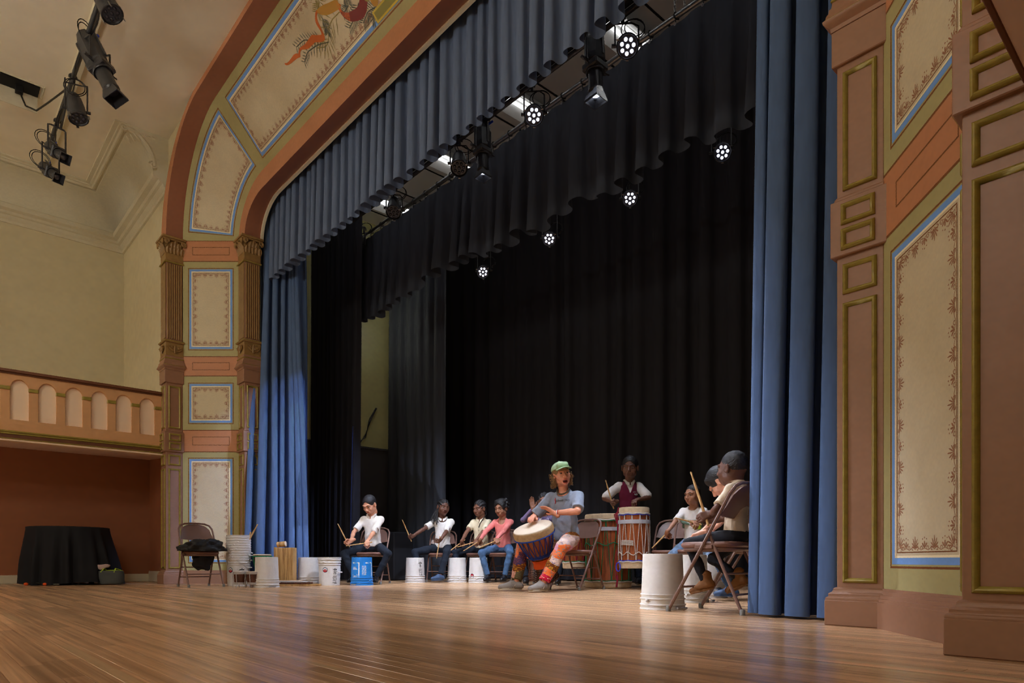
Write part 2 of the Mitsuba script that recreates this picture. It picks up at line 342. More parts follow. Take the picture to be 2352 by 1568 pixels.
FRONDS = [([(-.724, .425), (-.88, .415), (-.989, .444), (-1.076, .503), (-1.153, .509), (-1.272, .465)], .15, 'gold'), ([(-.433, .493), (-.513, .523), (-.601, .544), (-.703, .559)], .10, 'dark'), ([(-.99, .34), (-.988, .413), (-1.024, .453)], .08, 'dark'), ([(-.921, .178), (-.912, .259), (-1.014, .289)], .11, 'gold'),
    ([(-1.076, .503), (-1.249, .45), (-1.444, .422), (-1.569, .454)], .08, 'dark'), ([(-1.129, .463), (-1.266, .401), (-1.407, .338), (-1.563, .327)], .09, 'dark'), ([(-.238, .607), (-.38, .585), (-.497, .615)], .10, 'dark'), ([(-.238, .622), (-.357, .641), (-.37, .70)], .07, 'dark'), ([(-.559, .366), (-.573, .449), (-.68, .453)], .09, 'dark')]
for mir in (1, -1):
    fx = lambda pts: [((t if mir > 0 else .08 - t), x) for t, x in pts]
    rb = None
    for i, (a, b) in enumerate(((0, 4), (4, 7), (7, 12), (12, 14), (14, 16), (15, 19))):
        seg = np.array(RIB[a:b + 1]); tq = np.linspace(0, len(seg) - 1, 8 * len(seg)); seg = np.stack([PchipInterpolator(np.arange(len(seg)), seg[:, q])(tq) if len(seg) > 2 else np.interp(tq, range(len(seg)), seg[:, q]) for q in range(3)], 1); d = np.gradient(seg[:, :2], axis=0); d /= np.linalg.norm(d, axis=1, keepdims=True); nn = np.stack([-d[:, 1], d[:, 0]], 1) * seg[:, 2:] * .55
        m = lay_top(Polygon(fx(np.vstack([seg[:, :2] + nn, (seg[:, :2] - nn)[::-1]]).tolist())).buffer(.004), .0036)
        if rb is None: rb = put(arch, 'painted_ribbon', m, 'mat_rib_orange', True, label='painted orange and red ribbon')
        else: put(rb, 'fold', m, 'mat_rib_' + ('gold', 'orange', 'orange', 'gold', 'orange', 'red')[i], True)
    for pts, ln, c in FRONDS:
        P = np.array(pts); n_ = 12; tt = np.linspace(0, len(P) - 1, n_); Q = np.stack([np.interp(tt, range(len(P)), P[:, k]) for k in (0, 1)], 1); D = np.gradient(Q, axis=0)
        g = [LineString(fx(Q.tolist())).buffer(.004, 2)]
        for i in range(1, n_):
            a = math.atan2(D[i, 1], D[i, 0])
            for s_ in (-1, 1):
                b = a + s_ * .85; L_ = ln * (1.15 - .5 * i / n_); q = Q[i] + L_ * np.array([math.cos(b), math.sin(b)]); w = np.array([-math.sin(b), math.cos(b)]) * .0045; h_ = Q[i] + .45 * L_ * np.array([math.cos(b), math.sin(b)])
                if q[1] < .70 and q[1] > .16: g.append(Polygon(fx([tuple(Q[i]), tuple(h_ + w), tuple(q), tuple(h_ - w)])).buffer(0))
        put(arch, 'painted_palm_frond', lay_top(unary_union(g), .0030), 'mat_palm_' + c, True)
ct = put(arch, 'painted_cartouche', lay_top(Polygon([(-.33, .612), (-.327, .70), (.41, .70), (.41, .612)]), .0040), 'mat_cart_yellow', True, label='painted yellow cartouche')
put(ct, 'inner_field', lay_top(Polygon([(-.309, .626), (-.306, .684), (.39, .684), (.39, .626)]), .0046), 'mat_cart_olive', True)
for t, x, r, c in ((-.23, .56, .05, 'rib_gold'), (-.13, .54, .06, 'rib_red'), (-.30, .49, .05, 'palm_gold'), (-.17, .49, .05, 'rib_orange'), (.05, .5, .10, 'rib_gold'), (.2, .52, .08, 'rib_red')): put(arch, 'painted_fruit', lay_top(Point(t, x).buffer(r), .0042), 'mat_' + c, True)

# ---------------------------------------------------------------- walls, ceilings, cornice
HX, HB = 7.45, -12.0
qs = np.concatenate([np.linspace(1, 2, 17), np.linspace(2, 3, 15)[1:], np.linspace(3, 4, 17)[1:]])
ring = [(p[0], p[2]) for p in curve(qs, 1.45, 1.375, 0)]
outer = sbox(-HX - .2, 0, HX + .2, 6.26)
hole = Polygon([(-4.85, -1)] + ring + [(4.85, -1)])
def wall_xz(poly, v, th):   # polygon in (x, z) at y = v, thickness th to the back
    m = extr(poly, th); V = np.asarray(m.vertices); return tm(np.stack([V[:, 0], v + th - V[:, 2], V[:, 1]], 1), m.faces)
upper = outer.difference(hole).intersection(sbox(-9, 1.95, 9, 7))
struct('wall_front', wall_xz(upper, -.76, .12), 'mat_cream_wall', label='cream wall around the proscenium')
struct('wall_left', bx(-HX - .2, -HX, HB, -.7, 1.95, 6.3), 'mat_cream_wall', label='cream upper side wall above the balcony')
struct('wall_right', bx(HX, HX + .2, HB, -.7, 0, 6.3), 'mat_cream_wall')
struct('wall_back', bx(-HX - .2, HX + .2, HB - .2, HB, 0, 6.3), 'mat_cream_wall')
struct('ceiling', bx(-HX - .2, HX + .2, HB - .2, -.6, 6.262, 6.5), 'mat_hall_ceiling', label='pale plaster hall ceiling')
struct('wall_left_lower', bx(-6.6, -6.4, HB, -.6, 0, 1.95), 'mat_wall_brown', label='dark brown wall under the balcony')
struct('wall_front_lower', cat([bx(-6.5, -4.93, -.62, -.5, 0, 1.95), bx(4.93, HX, -.62, -.5, 0, 1.95)]), 'mat_wall_brown')
struct('baseboard_left', bx(-6.4, -6.385, HB, -.62, 0, .12, .004), 'mat_baseboard_white')
struct('baseboard_front', bx(-6.385, -4.99, -.64, -.62, 0, .165, .004), 'mat_baseboard_white')
# cove cornice: profile (offset from the wall, z)
ell = [(.14 + .36 * (1 - math.cos(a)), 5.78 + .42 * math.sin(a)) for a in np.linspace(0, PI / 2, 9)]
CPROF = [(0, 5.52), (.03, 5.52), (.035, 5.56), (.06, 5.58), (.075, 5.62), (.11, 5.63), (.13, 5.66), (.19, 5.68), (.20, 5.70), (.20, 5.745), (.16, 5.755), (.14, 5.78)] + ell[1:] + [(.50, 6.222), (.535, 6.222), (.54, 6.20), (.56, 6.20), (.575, 6.225), (.60, 6.225), (.61, 6.24), (.66, 6.243), (.665, 6.262)]
pr = np.array(CPROF)
def cornice(sx, uend):
    legs = [np.stack([sx * (HX - pr[:, 0]), np.full(len(pr), HB), pr[:, 1]], 1), np.stack([sx * (HX - pr[:, 0]), -.76 - pr[:, 0], pr[:, 1]], 1), np.stack([np.full(len(pr), sx * uend), -.76 - pr[:, 0], pr[:, 1]], 1)]
    m = grid_mesh(np.stack(legs, 0))
    cap = Polygon(CPROF + [(0, 6.262)]).buffer(0); v, f = flat_poly(cap)
    return cat([m, tm(np.stack([np.full(len(v), sx * uend), -.76 - v[:, 0], v[:, 1]], 1), f)])
co = struct('trim_1', cornice(-1, 4.84), 'mat_cream_plaster', 35, label='coved plaster cornice above the left wall')
struct('trim_2', cornice(1, 4.84), 'mat_cream_plaster', 35)
# scrolled end piece of the cove
br = []
off = np.array([(.16 + .36 * (1 - math.cos(a)), 5.80 + .42 * math.sin(a)) for a in np.linspace(.05, PI / 2, 12)])
for w, r in ((.0, .034), (.05, .018), (.085, .012)):
    br.append(tube(np.stack([np.full(12, -4.86 - w), -.76 - off[:, 0] - .012, off[:, 1] - .008], 1), r, 8))
for c, r in (((.19, 5.83), .055), ((.55, 6.20), .05)):
    a = np.linspace(0, 3.6 * PI, 30); rr = np.linspace(r, .012, 30)
    br.append(tube(np.stack([np.full(30, -4.845), -.76 - c[0] - rr * np.cos(a), c[1] + rr * np.sin(a)], 1), .011, 6))
for k in range(7):
    br.append(mv(sphere((0, 0, 0), (.012, .05, .016)), (-4.848, -.76 - .20 - .05 * k, 6.20 - .004 * k * k), M=rot((1, 0, 0), -.3 - .12 * k)))
put(co, 'scroll_bracket', cat(br), 'mat_cream_plaster', 40)
# stage house
struct('wall_stage_left', bx(-5.9, -5.62, -.05, 5.3, 2.40, 6.9), 'mat_stage_wall', label='yellow green side wall of the stage')
struct('wall_stage_left_dado', bx(-5.9, -5.61, -.05, 5.3, 0, 2.40), 'mat_dado_grey', label='dark grey dado of the stage side wall')
put('wall_stage_left_dado', 'cap', bx(-5.62, -5.585, -.05, 5.3, 2.395, 2.43, .004), 'mat_dado_grey')
struct('wall_stage_right', bx(5.6, 5.9, -.05, 5.3, 0, 6.9), 'mat_stage_wall')
struct('wall_stage_back', bx(-5.9, 5.9, 5.0, 5.3, 0, 6.9), 'mat_black_matte')
struct('wall_stage_front', wall_xz(sbox(-5.9, 0, 5.9, 6.9).difference(Polygon([(-4.2, -1)] + [(p[0], p[2]) for p in curve(qs, .8, .6, 0)] + [(4.2, -1)])), .10, .11), 'mat_black_matte')
struct('ceiling_stage', bx(-5.9, 5.9, -.05, 5.3, 6.60, 6.9), 'mat_stage_ceiling', label='grey ceiling over the stage')
put('ceiling_stage', 'seam', cat([bx(u - .012, u + .012, .2, 5, 6.592, 6.6) for u in np.arange(-5.2, 5.5, .86)]), 'mat_black_matte')

# ---------------------------------------------------------------- pilasters
FPROF = [(0, 0), (0, .007), (.004, .013), (.010, .016), (.016, .014), (.021, .008), (.024, .003), (.024, 0)]
def frame_mesh(w, h, prof=FPROF, k=1.0):
    """mitred moulding frame in the xz plane centred on 0, rising along -y"""
    rings = []
    for o, e in prof:
        o *= k; x, z = w / 2 - o, h / 2 - o
        rings.append([[-x, -e * k, -z], [x, -e * k, -z], [x, -e * k, z], [-x, -e * k, z], [-x, -e * k, -z]])
    return grid_mesh(np.array(rings))
def leaf(w, h, curl_, n=7):
    t = np.linspace(0, 1, n); s = np.linspace(-1, 1, 7)
    P = np.zeros((n, 7, 3))
    wd = w * (.55 + .75 * np.sin(PI * np.clip(t * .95 + .05, 0, 1)) * (1 - .35 * t)) * np.where(t > .85, .55, 1)
    for i in range(n):
        out = curl_ * (t[i] ** 3) + .006
        drop_ = -.35 * curl_ * max(0, t[i] - .8) / .2
        P[i, :, 0] = s * wd[i] * .5
        P[i, :, 1] = -(out + .010 * (1 - np.abs(s)) + .006 * np.cos(s * 2 * PI))
        P[i, :, 2] = h * t[i] + drop_
    return grid_mesh(P)
def scroll(r, th=.011):
    a = np.linspace(-.5 * PI, 3.2 * PI, 34); rr = np.linspace(r, r * .18, 34)
    return tube(np.stack([rr * np.cos(a), np.full(34, -.012), rr * np.sin(a)], 1), np.linspace(th, th * .6, 34), 6)
def pilaster(cu, cv, sx, w, label):
    k = thing('pilaster', label, 'pilaster')
    D_ = .22
    def blk(z0, z1, e, b=.004):
        a, c = cu - sx * e, cu + sx * (w + e)
        return bx(min(a, c), max(a, c), cv - e, cv + D_ + e * .5, z0, z1, b)
    def prof(rings):        # a moulding of this profile (offset, z) wrapped round the post
        P = []
        for e, z in rings:
            a, c = sorted((cu - sx * e, cu + sx * (w + e))); b0, b1 = cv - e, cv + D_ + e * .5
            P.append([[a, b0, z], [c, b0, z], [c, b1, z], [a, b1, z], [a, b0, z]])
        return grid_mesh(np.array(P))
    put(k, 'shaft', cat([blk(.12, 3.02, 0, .003), blk(3.02, 4.6, -.004, .003)]), 'mat_post_brown')
    put(k, 'base', blk(0, .128, .045), 'mat_post_brown')
    put(k, 'base_moulding', prof([(.0, .124), (.040, .126), (.042, .132), (.040, .140), (.032, .144), (.030, .150), (.031, .158), (.026, .164), (.018, .168), (.014, .176), (.013, .184), (.006, .190), (0, .192)]), 'mat_post_brown', 35)
    put(k, 'block', cat([blk(1.855, 2.135, .024), blk(2.13, 2.16, .012, .01)]), 'mat_post_brown')
    put(k, 'upper_block', blk(2.82, 3.0, .02), 'mat_post_brown')
    put(k, 'flare', prof([(.0, 2.998), (.022, 3.0), (.024, 3.02), (.036, 3.03), (.050, 3.045), (.052, 3.058), (.042, 3.064), (.038, 3.085), (.030, 3.10), (.029, 3.118), (.020, 3.124), (.016, 3.16), (.012, 3.20), (0, 3.21)]), 'mat_post_brown', 35)
    put(k, 'carved_block', cat([blk(3.20, 3.385, .012), blk(3.385, 3.42, .034, .01)]), 'mat_carved')
    put(k, 'flare_bead', cat([blk(3.055, 3.067, .047, .004), blk(3.155, 3.17, .024, .005), blk(3.40, 3.412, .036, .004), blk(4.50, 4.515, .026, .004)]), 'mat_gold')
    faces = [('a', (cu + sx * w / 2, cv), 0.0, w), ('i', (cu, cv + D_ / 2), (PI / 2 if sx < 0 else -PI / 2), D_)]
    flutes, cap, carve = [], [blk(4.50, 4.53, .022, .008), blk(4.53, 4.64, .008)], []
    for nm, (fu, fv), rz, fw in faces:
        ou, ov = (0, -1) if nm == 'a' else (-sx, 0)
        def pf(z0, z1, e, ins=.03):
            put(k, 'panel_frame', mv(frame_mesh(fw - 2 * ins, z1 - z0), (fu + ou * e, fv + ov * e, (z0 + z1) / 2), rz), 'mat_gold', 35)
        pf(.215, 1.62, 0); pf(1.665, 1.815, 0); pf(2.185, 2.78, 0)
        pf(1.88, 1.985, .024); pf(2.005, 2.11, .024)
        n = 7
        for i in range(n):
            x = (i - (n - 1) / 2) * (fw - .02) / n
            flutes.append(mv(bx(-.0085, .0085, -.012, .004, 3.44, 4.49, .004), (fu, fv, 0), rz))
            flutes[-1] = tm(np.asarray(flutes[-1].vertices) + np.array([math.cos(rz) * x, math.sin(rz) * x, 0]), flutes[-1].faces)
        loc = lambda m, x, z, out=0.0: mv(mv(m, (x, -out, z)), (fu, fv, 0), rz)
        for i in range(5): cap.append(loc(leaf(.062, .10, .03), (i - 2) * .046, 4.63))
        for i in range(2): cap.append(loc(leaf(.075, .16, .05), (i - .5) * .085, 4.635, -.002))
        cap.append(loc(leaf(.07, .185, .06), 0, 4.635, .002))
        for sgn in (-1, 1): cap.append(loc(mv(scroll(.036), M=np.diag([sgn, 1, 1])), sgn * (fw / 2 - .005), 4.785, .035))
        for sgn in (-1, 1):
            carve.append(loc(mv(leaf(.05, .10, .012), M=rot((0, 1, 0), sgn * 1.0)), sgn * .01, 3.27, .014))
            carve.append(loc(mv(scroll(.028, .007), M=np.diag([sgn, 1, 1])), sgn * .055, 3.32, .012))
        carve.append(loc(leaf(.04, .12, .015), 0, 3.235, .014))
    cap += [blk(4.63, 4.80, .002, .01), blk(4.805, 4.83, .05, .008), blk(4.83, 4.86, .062, .006)]
    put(k, 'fluting', cat(flutes), 'mat_carved', label='vertical fluting')
    put(k, 'capital', cat(cap), 'mat_carved', 40, label='carved acanthus leaf capital')
    for m_ in carve: put(k, 'carving', m_, 'mat_carved', 40)
    return k
pilaster(-4.02, 0, -1, .22, 'brown pilaster with gold framed panels beside the bunched blue curtain left of the stage')
pilaster(-4.77, -.81, -1, .23, 'brown pilaster with gold framed panels at the end of the arched balcony front')
pilaster(4.02, 0, 1, .22, 'brown gold framed pilaster beside the long straight blue curtain right of the stage')
pilaster(4.77, -.81, 1, .25, 'nearest brown pilaster with heavy gold frames under the edge of the balcony soffit')
# base of the splayed jambs
for side in (-1, 1):
    key = 'wall_proscenium'
    def skirt(z0, z1, th):
        P = splay(np.array([[0, 0], [W_J, W_J]]), np.array([[z0, z1]] * 2), 'jamb', 0, side); Q = splay(np.array([[0, 0], [W_J, W_J]]), np.array([[z0, z1]] * 2), 'jamb', th, side)
        return hull(np.vstack([P.reshape(-1, 3), Q.reshape(-1, 3)]))
    put(key, 'skirting', cat([skirt(0, .126, .04), skirt(.126, .142, .034), skirt(.142, .160, .024), skirt(.16, .178, .014), skirt(.178, .19, .008)]), 'mat_post_brown', label='brown skirting of the splayed jamb')

# ---------------------------------------------------------------- balconies
bf = struct('balcony_left', bx(-7.5, -5.0, HB, -.62, 1.93, 2.06), 'mat_soffit', label='balcony floor and soffit along the left wall')
def yz(poly, u, th):       # polygon in (y, z), extruded from x = u towards -x
    m = extr(poly, th); V = np.asarray(m.vertices); return tm(np.stack([u - V[:, 2], V[:, 0], V[:, 1]], 1), m.faces)
nv = [-1.004 - .2896 * i for i in range(12)]
def archp(c, g=0.0): return Polygon([(c - .098 - g, 2.087 - g), (c + .098 + g, 2.087 - g), (c + .098 + g, 2.47)] + [tuple(x) for x in arc((c, 2.47), .098 + g, 0, PI, 14, .124 + g)] + [(c - .098 - g, 2.47)])
face = sbox(HB, 1.935, -.82, 2.67)
for c in nv: face = face.difference(archp(c))
put(bf, 'front_panel', yz(face, -4.95, .045), 'mat_balcony_orange', label='orange balcony front with arched openings')
for c in nv: put(bf, 'arched_panel', yz(archp(c, .004), -4.985, .02), 'mat_niche', label='cream arched inset panel')
put(bf, 'rail_cap', cat([bx(-5.03, -4.915, HB, -.82, 2.668, 2.706, .006), bx(-5.01, -4.935, HB, -.82, 2.65, 2.67, .004)]), 'mat_balcony_brown', label='dark brown rail cap')
for a, b in zip([-.82 - .01] + [c - .098 for c in nv], [nv[0] + .098] + [c + .098 for c in nv[1:]] + [HB]):
    lo, hi = min(a, b), max(a, b)
    if b != HB: put(bf, 'impost_band', bx(-4.99, -4.938, lo - .004, hi + .004, 2.452, 2.496, .004), 'mat_gold')
put(bf, 'lower_moulding', cat([bx(-5, -4.925, HB, -.82, 1.925, 1.945, .004), bx(-5, -4.935, HB, -.82, 1.90, 1.925, .004), bx(-5, -4.93, HB, -.82, 1.842, 1.852, .003)]), 'mat_gold')
put(bf, 'fascia', bx(-5, -4.945, HB, -.82, 1.845, 1.905), 'mat_balcony_brown')
put(bf, 'soffit_lip', bx(-5.05, -4.94, HB, -.64, 1.815, 1.842, .004), 'mat_niche')
V = np.array([[-5.0, HB, 1.83], [-5.0, -.62, 1.83], [-6.4, -.62, 1.935], [-6.4, HB, 1.935]])
put(bf, 'soffit', hull(np.vstack([V, V + [0, 0, .03]])), 'mat_soffit', label='pale soffit under the balcony')
struct('balcony_right', bx(4.962, HX, HB, -.835, 1.866, 2.06), 'mat_soffit', label='soffit of the balcony overhead at the right')
put('balcony_right', 'edge', cat([bx(4.946, 4.963, HB, -.835, 1.862, 1.94, .003)]), 'mat_balcony_brown', label='dark edge of the right balcony')
put('balcony_right', 'front_panel', bx(4.94, 4.985, HB, -.835, 1.93, 2.67), 'mat_balcony_orange')
# added hall lamps (unseen globes on stems) that light the hall
for i, (u, v) in enumerate(((-3.4, -3.8), (.4, -3.9), (3.6, -5.6), (-3.4, -8.8), (.6, -8.8), (3.6, -9))):
    k = thing('hall_globe_lamp', 'white globe pendant lamp added out of sight to light the hall', 'pendant lamp', 'added hall globe lamps')
    g = sphere((u, v, 4.1), (.30,) * 3, 8)
    put(k, 'globe', g, 'mat_lamp_glass', True, emitter={'type': 'area', 'radiance': {'type': 'rgb', 'value': [HALL_POWER * (.62 if i == 0 else 1.0) * c for c in HALL]}})
    put(k, 'stem', cyl((u, v, 4.4), (u, v, 6.262), .012), 'mat_gold')

for u, v, z, nm in ((6.3, -6.2, 1.862, 'right'), (-5.75, -4.4, 1.87, 'left')):  # unseen lamps added to brighten the spaces under both balconies
    k = thing('soffit_lamp', 'added unseen round white lamp under the %s balcony, outside the picture' % nm, 'ceiling lamp')
    put(k, 'dome', tm(np.asarray((d_ := sphere((u, v, z - .03), (.13, .13, .07), 6)).vertices), d_.faces), 'mat_lamp_glass', True, emitter={'type': 'area', 'radiance': {'type': 'rgb', 'value': [34 * c for c in HALL]}})

# ---------------------------------------------------------------- curtains
def velvet(col, var=.25):
    c = lin(col)
    def fn(p, n, uv):
        t = fbm(p.x * 2.3, p.y * 2.3, p.z * .35, 3); g = fbm(p.x * 40, p.y * 40, p.z * 6, 2)
        return mi.Color3f(c) * (1 - var / 2 + var * t) * (.9 + .2 * g)
    return fn
mat('blue_velvet', velvet((80, 102, 138)), .8, .15, sheen=.5, sheen_tint=.5)
mat('blue_house', velvet((70, 91, 126)), .8, .15, sheen=.5, sheen_tint=.5)
mat('blue_valance', velvet((90, 105, 132)), .8, .15, sheen=.4, sheen_tint=.5)
mat('black_velour', velvet((36, 36, 40), .3), .85, .12, sheen=.25)
mat('black_border', velvet((56, 60, 68), .3), .8, .12, sheen=.3)
mat('chrome', (196, 196, 198), .25, .6, metallic=.5)
mat('steel', (150, 150, 148), .35, .5, metallic=1.0)
mat('cable', (14, 14, 15), .45, .4)
mat('blue_plug', (30, 60, 190), .4, .4)
mat('white_enamel', (225, 226, 222), .45, .4)
mat('lens_dark', (30, 30, 38), .12, .6)
def curtain(top, bot, z0, z1, n, amp, seed, nz=14, per=14, zb=None, side=.22, top_amp=.6, warp=.35, sharp=.8, grow=1.0, hem=None):
    top, bot = np.asarray(top, float), np.asarray(bot, float)
    def along(p, s):
        d = np.concatenate([[0], np.cumsum(np.linalg.norm(np.diff(p, axis=0), axis=1))]); d /= d[-1]
        return np.stack([np.interp(s, d, p[:, k]) for k in (0, 1)], 1)
    N = int(n * per) + 1; s = np.linspace(0, 1, N); out = np.zeros((nz, N, 3))
    h = np.linspace(0, 1, nz) ** 1.3                       # 0 at the hem
    w = meshkit.fbm(np.stack([s * n * .45, s * 0 + seed, s * 0], 1), 2, seed) * 2 - 1
    ph = 2 * PI * (s * n + warp * w)
    a_s = .55 + .9 * meshkit.noise(np.stack([s * n * .8, s * 0 + 7, s * 0], 1), seed + 5)
    for i in range(nz):
        k = h[i]; p = along(bot, s) * (1 - k) + along(top, s) * k
        t = np.gradient(p, axis=0); t /= np.linalg.norm(t, axis=1, keepdims=True); nn = np.stack([-t[:, 1], t[:, 0]], 1)
        a = amp * a_s * (top_amp * k + grow * (1 - k))
        ph2 = ph + .5 * (meshkit.noise(np.stack([s * n * .3, s * 0 + k * 2.2, s * 0 + 3], 1), seed + 9) - .5)
        c = np.cos(ph2); c = np.sign(c) * np.abs(c) ** sharp
        q = p + nn * (a * c)[:, None] + t * (side * a * np.sin(2 * ph2))[:, None]
        zz0 = z0 if zb is None else z0 + np.array(zb(s))
        out[i, :, :2] = q; out[i, :, 2] = zz0 + (z1 - zz0) * k
    return grid_mesh(out)
k = thing('valance_curtain', 'grey blue pleated valance hanging across the top of the stage opening', 'curtain')
put(k, 'drape', curtain([(-4.35, .36), (4.35, .36)], [(-4.35, .36), (4.35, .36)], 4.32, 5.75, 47, .062, 3, nz=14, per=18, top_amp=.5, sharp=.75, side=.35), 'mat_blue_valance', True)
put(k, 'track', bx(-4.6, 4.6, .33, .39, 5.73, 5.80), 'mat_black_paint')
k = thing('stage_curtain', 'bright blue curtain bunched beside the left pilaster, flaring towards the floor', 'curtain', 'blue house curtains')
put(k, 'drape', curtain([(-4.30, .30), (-3.80, .62), (-3.55, .60)], [(-3.93, -.06), (-3.72, .16), (-3.80, .55), (-3.86, .88)], .015, 5.6, 7, .085, 21, nz=26, per=24, side=.3, top_amp=.6, warp=.45), 'mat_blue_velvet', True)
k = thing('stage_curtain', 'tall grey blue curtain hanging straight beside the right pilaster', 'curtain', 'blue house curtains')
put(k, 'drape', curtain([(3.46, .30), (3.62, .26), (4.02, .34)], [(3.37, .31), (3.60, .25), (3.98, .27)], .015, 5.6, 4.4, .075, 32, nz=24, per=26, side=.45, top_amp=.8, warp=.55), 'mat_blue_house', True)
k = thing('leg_curtain', 'black leg curtain beside the bunched blue curtain', 'curtain', 'black masking curtains')
put(k, 'drape', curtain([(-5.58, 1.74), (-3.86, 1.72)], [(-5.58, 1.74), (-3.99, 1.72)], .02, 5.9, 9, .06, 41, nz=10, per=16), 'mat_black_velour', True)
k = thing('leg_curtain', 'black leg curtain right of the narrow strip of yellow green wall', 'curtain', 'black masking curtains')
put(k, 'drape', curtain([(-5.50, 3.22), (-3.7, 3.2)], [(-5.56, 3.22), (-3.74, 3.2)], .02, 6.2, 6, .06, 43, nz=10, per=14), 'mat_black_border', True)
k = thing('backdrop_curtain', 'wide black curtain closing the back of the stage', 'curtain')
put(k, 'drape', curtain([(-5.58, 4.45), (5.5, 4.45)], [(-5.58, 4.45), (5.5, 4.45)], .02, 6.3, 30, .075, 51, nz=8, per=14), 'mat_black_velour', True)
k = thing('leg_curtain', 'black leg curtain hidden behind the tall blue curtain', 'curtain', 'black masking curtains')
put(k, 'drape', curtain([(3.6, 1.9), (5.5, 1.9)], [(3.6, 1.9), (5.5, 1.9)], .02, 6.0, 7, .06, 47, nz=8), 'mat_black_velour', True)
k = thing('border_curtain', 'short black border curtain tied along the steel pipe above the stage', 'curtain')
def sag(s): return .16 * (meshkit.noise(np.stack([s * 27, s * 0, s * 0], 1), 5) - .5) + .10 * (meshkit.noise(np.stack([s * 9, s * 0 + 2, s * 0], 1), 8) - .5) - .05
put(k, 'drape', curtain([(-4.42, 2.0), (4.4, 2.0)], [(-4.44, 2.0), (4.4, 2.0)], 4.29, 5.50, 30, .085, 63, nz=14, per=16, zb=sag, side=.3, top_amp=.12, sharp=.8, warp=.6), 'mat_black_border', True)
ties, grom = [], []
for i, u in enumerate(np.arange(-4.3, 4.4, .30)):
    put(k, 'tie', tube([(u + .034 * math.cos(a) * .3, 2.0 + .034 * math.cos(a), 5.565 + .034 * math.sin(a)) for a in np.linspace(0, 2 * PI, 9)] + [(u, 1.985, 5.52), (u + .01, 1.975, 5.47)], .006, 5), 'mat_cable')
    put(k, 'grommet', tube([(u + .012 + .011 * math.cos(a), 1.955, 5.455 + .011 * math.sin(a)) for a in np.linspace(0, 2 * PI, 8, endpoint=False)], .004, 5, True), 'mat_chrome')

# ---------------------------------------------------------------- pipes and stage lamps
def chain(p, z1, parent):
    n = int((z1 - p[2]) / .034)
    for i in range(n):
        a = np.linspace(0, 2 * PI, 10, endpoint=False); pts = np.stack([.011 * np.cos(a) * (i % 2), .011 * np.cos(a) * (1 - i % 2), .024 * np.sin(a)], 1)
        put(parent, 'chain_link', tube(pts + np.array(p) + [0, 0, .034 * i], .0035, 5, True), 'mat_steel')
k = thing('curtain_pipe', 'bare steel pipe carrying the black border curtain', 'pipe')
put(k, 'tube', cyl((-4.5, 2.0, 5.565), (4.6, 2.0, 5.565), .028, n=14), 'mat_steel', 40)
for u in (1.73, -1.15):
    for d in (-.05, .06): chain((u + d, 2.0, 5.62), 6.6, k)
k = thing('lighting_batten', 'black lighting batten running behind the valance', 'batten')
put(k, 'beam', cat([bx(-3.35, 4.6, 1.22, 1.30, 5.28, 5.36, .006), bx(-3.35, 4.6, 1.16, 1.36, 5.35, 5.37)]), 'mat_black_paint')
put(k, 'pipe', cyl((-3.35, 1.28, 5.225), (4.6, 1.28, 5.225), .026, n=12), 'mat_black_paint', 40)
for u in (-2.8, 0, 2.8): put(k, 'hanger', cyl((u, 1.26, 5.36), (u, 1.26, 6.6), .012), 'mat_black_paint')
k = thing('lighting_batten', 'dark lamp pipe behind the border curtain', 'batten')
put(k, 'pipe', cyl((-4.2, 3.25, 5.33), (4.6, 3.25, 5.33), .026, n=12), 'mat_steel', 40)
for u in (-3, 0, 3): put(k, 'hanger', cyl((u, 3.25, 5.35), (u, 3.25, 6.6), .01), 'mat_black_paint')
def basis(d, up=(0, 0, 1)):
    x, y, z = frame_of(-np.asarray(d, float), up); return np.array([x, y, z]).T      # local -z along d
def yoke(parent, pipe_pt, c, d, halfw, r=.008, drop=.07, color='mat_black_paint'):
    B = basis(d); xa = B[:, 0]
    top = np.array(pipe_pt) + [0, 0, -drop]
    P = [c - xa * halfw, np.array([*(c - xa * halfw)[:2], top[2] - .03]), top - xa * halfw * .75, top, top + xa * halfw * .75, np.array([*(c + xa * halfw)[:2], top[2] - .03]), c + xa * halfw]
    q = np.array(P)
    put(parent, 'yoke', tube(q, r, 6), color)
    put(parent, 'clamp', cat([cyl(pipe_pt + np.array([0, 0, .03]), top, .016, n=8), tube([np.array(pipe_pt) + [0, .034 * math.cos(a), .034 * math.sin(a)] for a in np.linspace(-.3, PI + .3, 9)], .011, 6)]), 'mat_black_paint')
    for s in (-1, 1): put(parent, 'knob', cyl(c + xa * s * (halfw - .01), c + xa * s * (halfw + .03), .016, n=8), 'mat_black_paint')
def cable_loop(parent, p, w=.12, h=.12, ax=(1, 0, 0), n=2):
    ax = np.array(ax, float)
    for i in range(n):
        a = np.linspace(-.4 * PI, 1.7 * PI, 20) + i * .7
        put(parent, 'cable', tube([np.array(p) + ax * w * (1 + .2 * i) * (np.cos(t) + .3 * i) + np.array([0, .03 * i, h * (1 + .15 * i) * math.sin(t) - .3 * h]) for t in a], .0045, 5), 'mat_cable')
LENS = [(0, 0)] + [(.053 * math.cos(2 * PI * i / 7 + .3), .053 * math.sin(2 * PI * i / 7 + .3)) for i in range(7)]
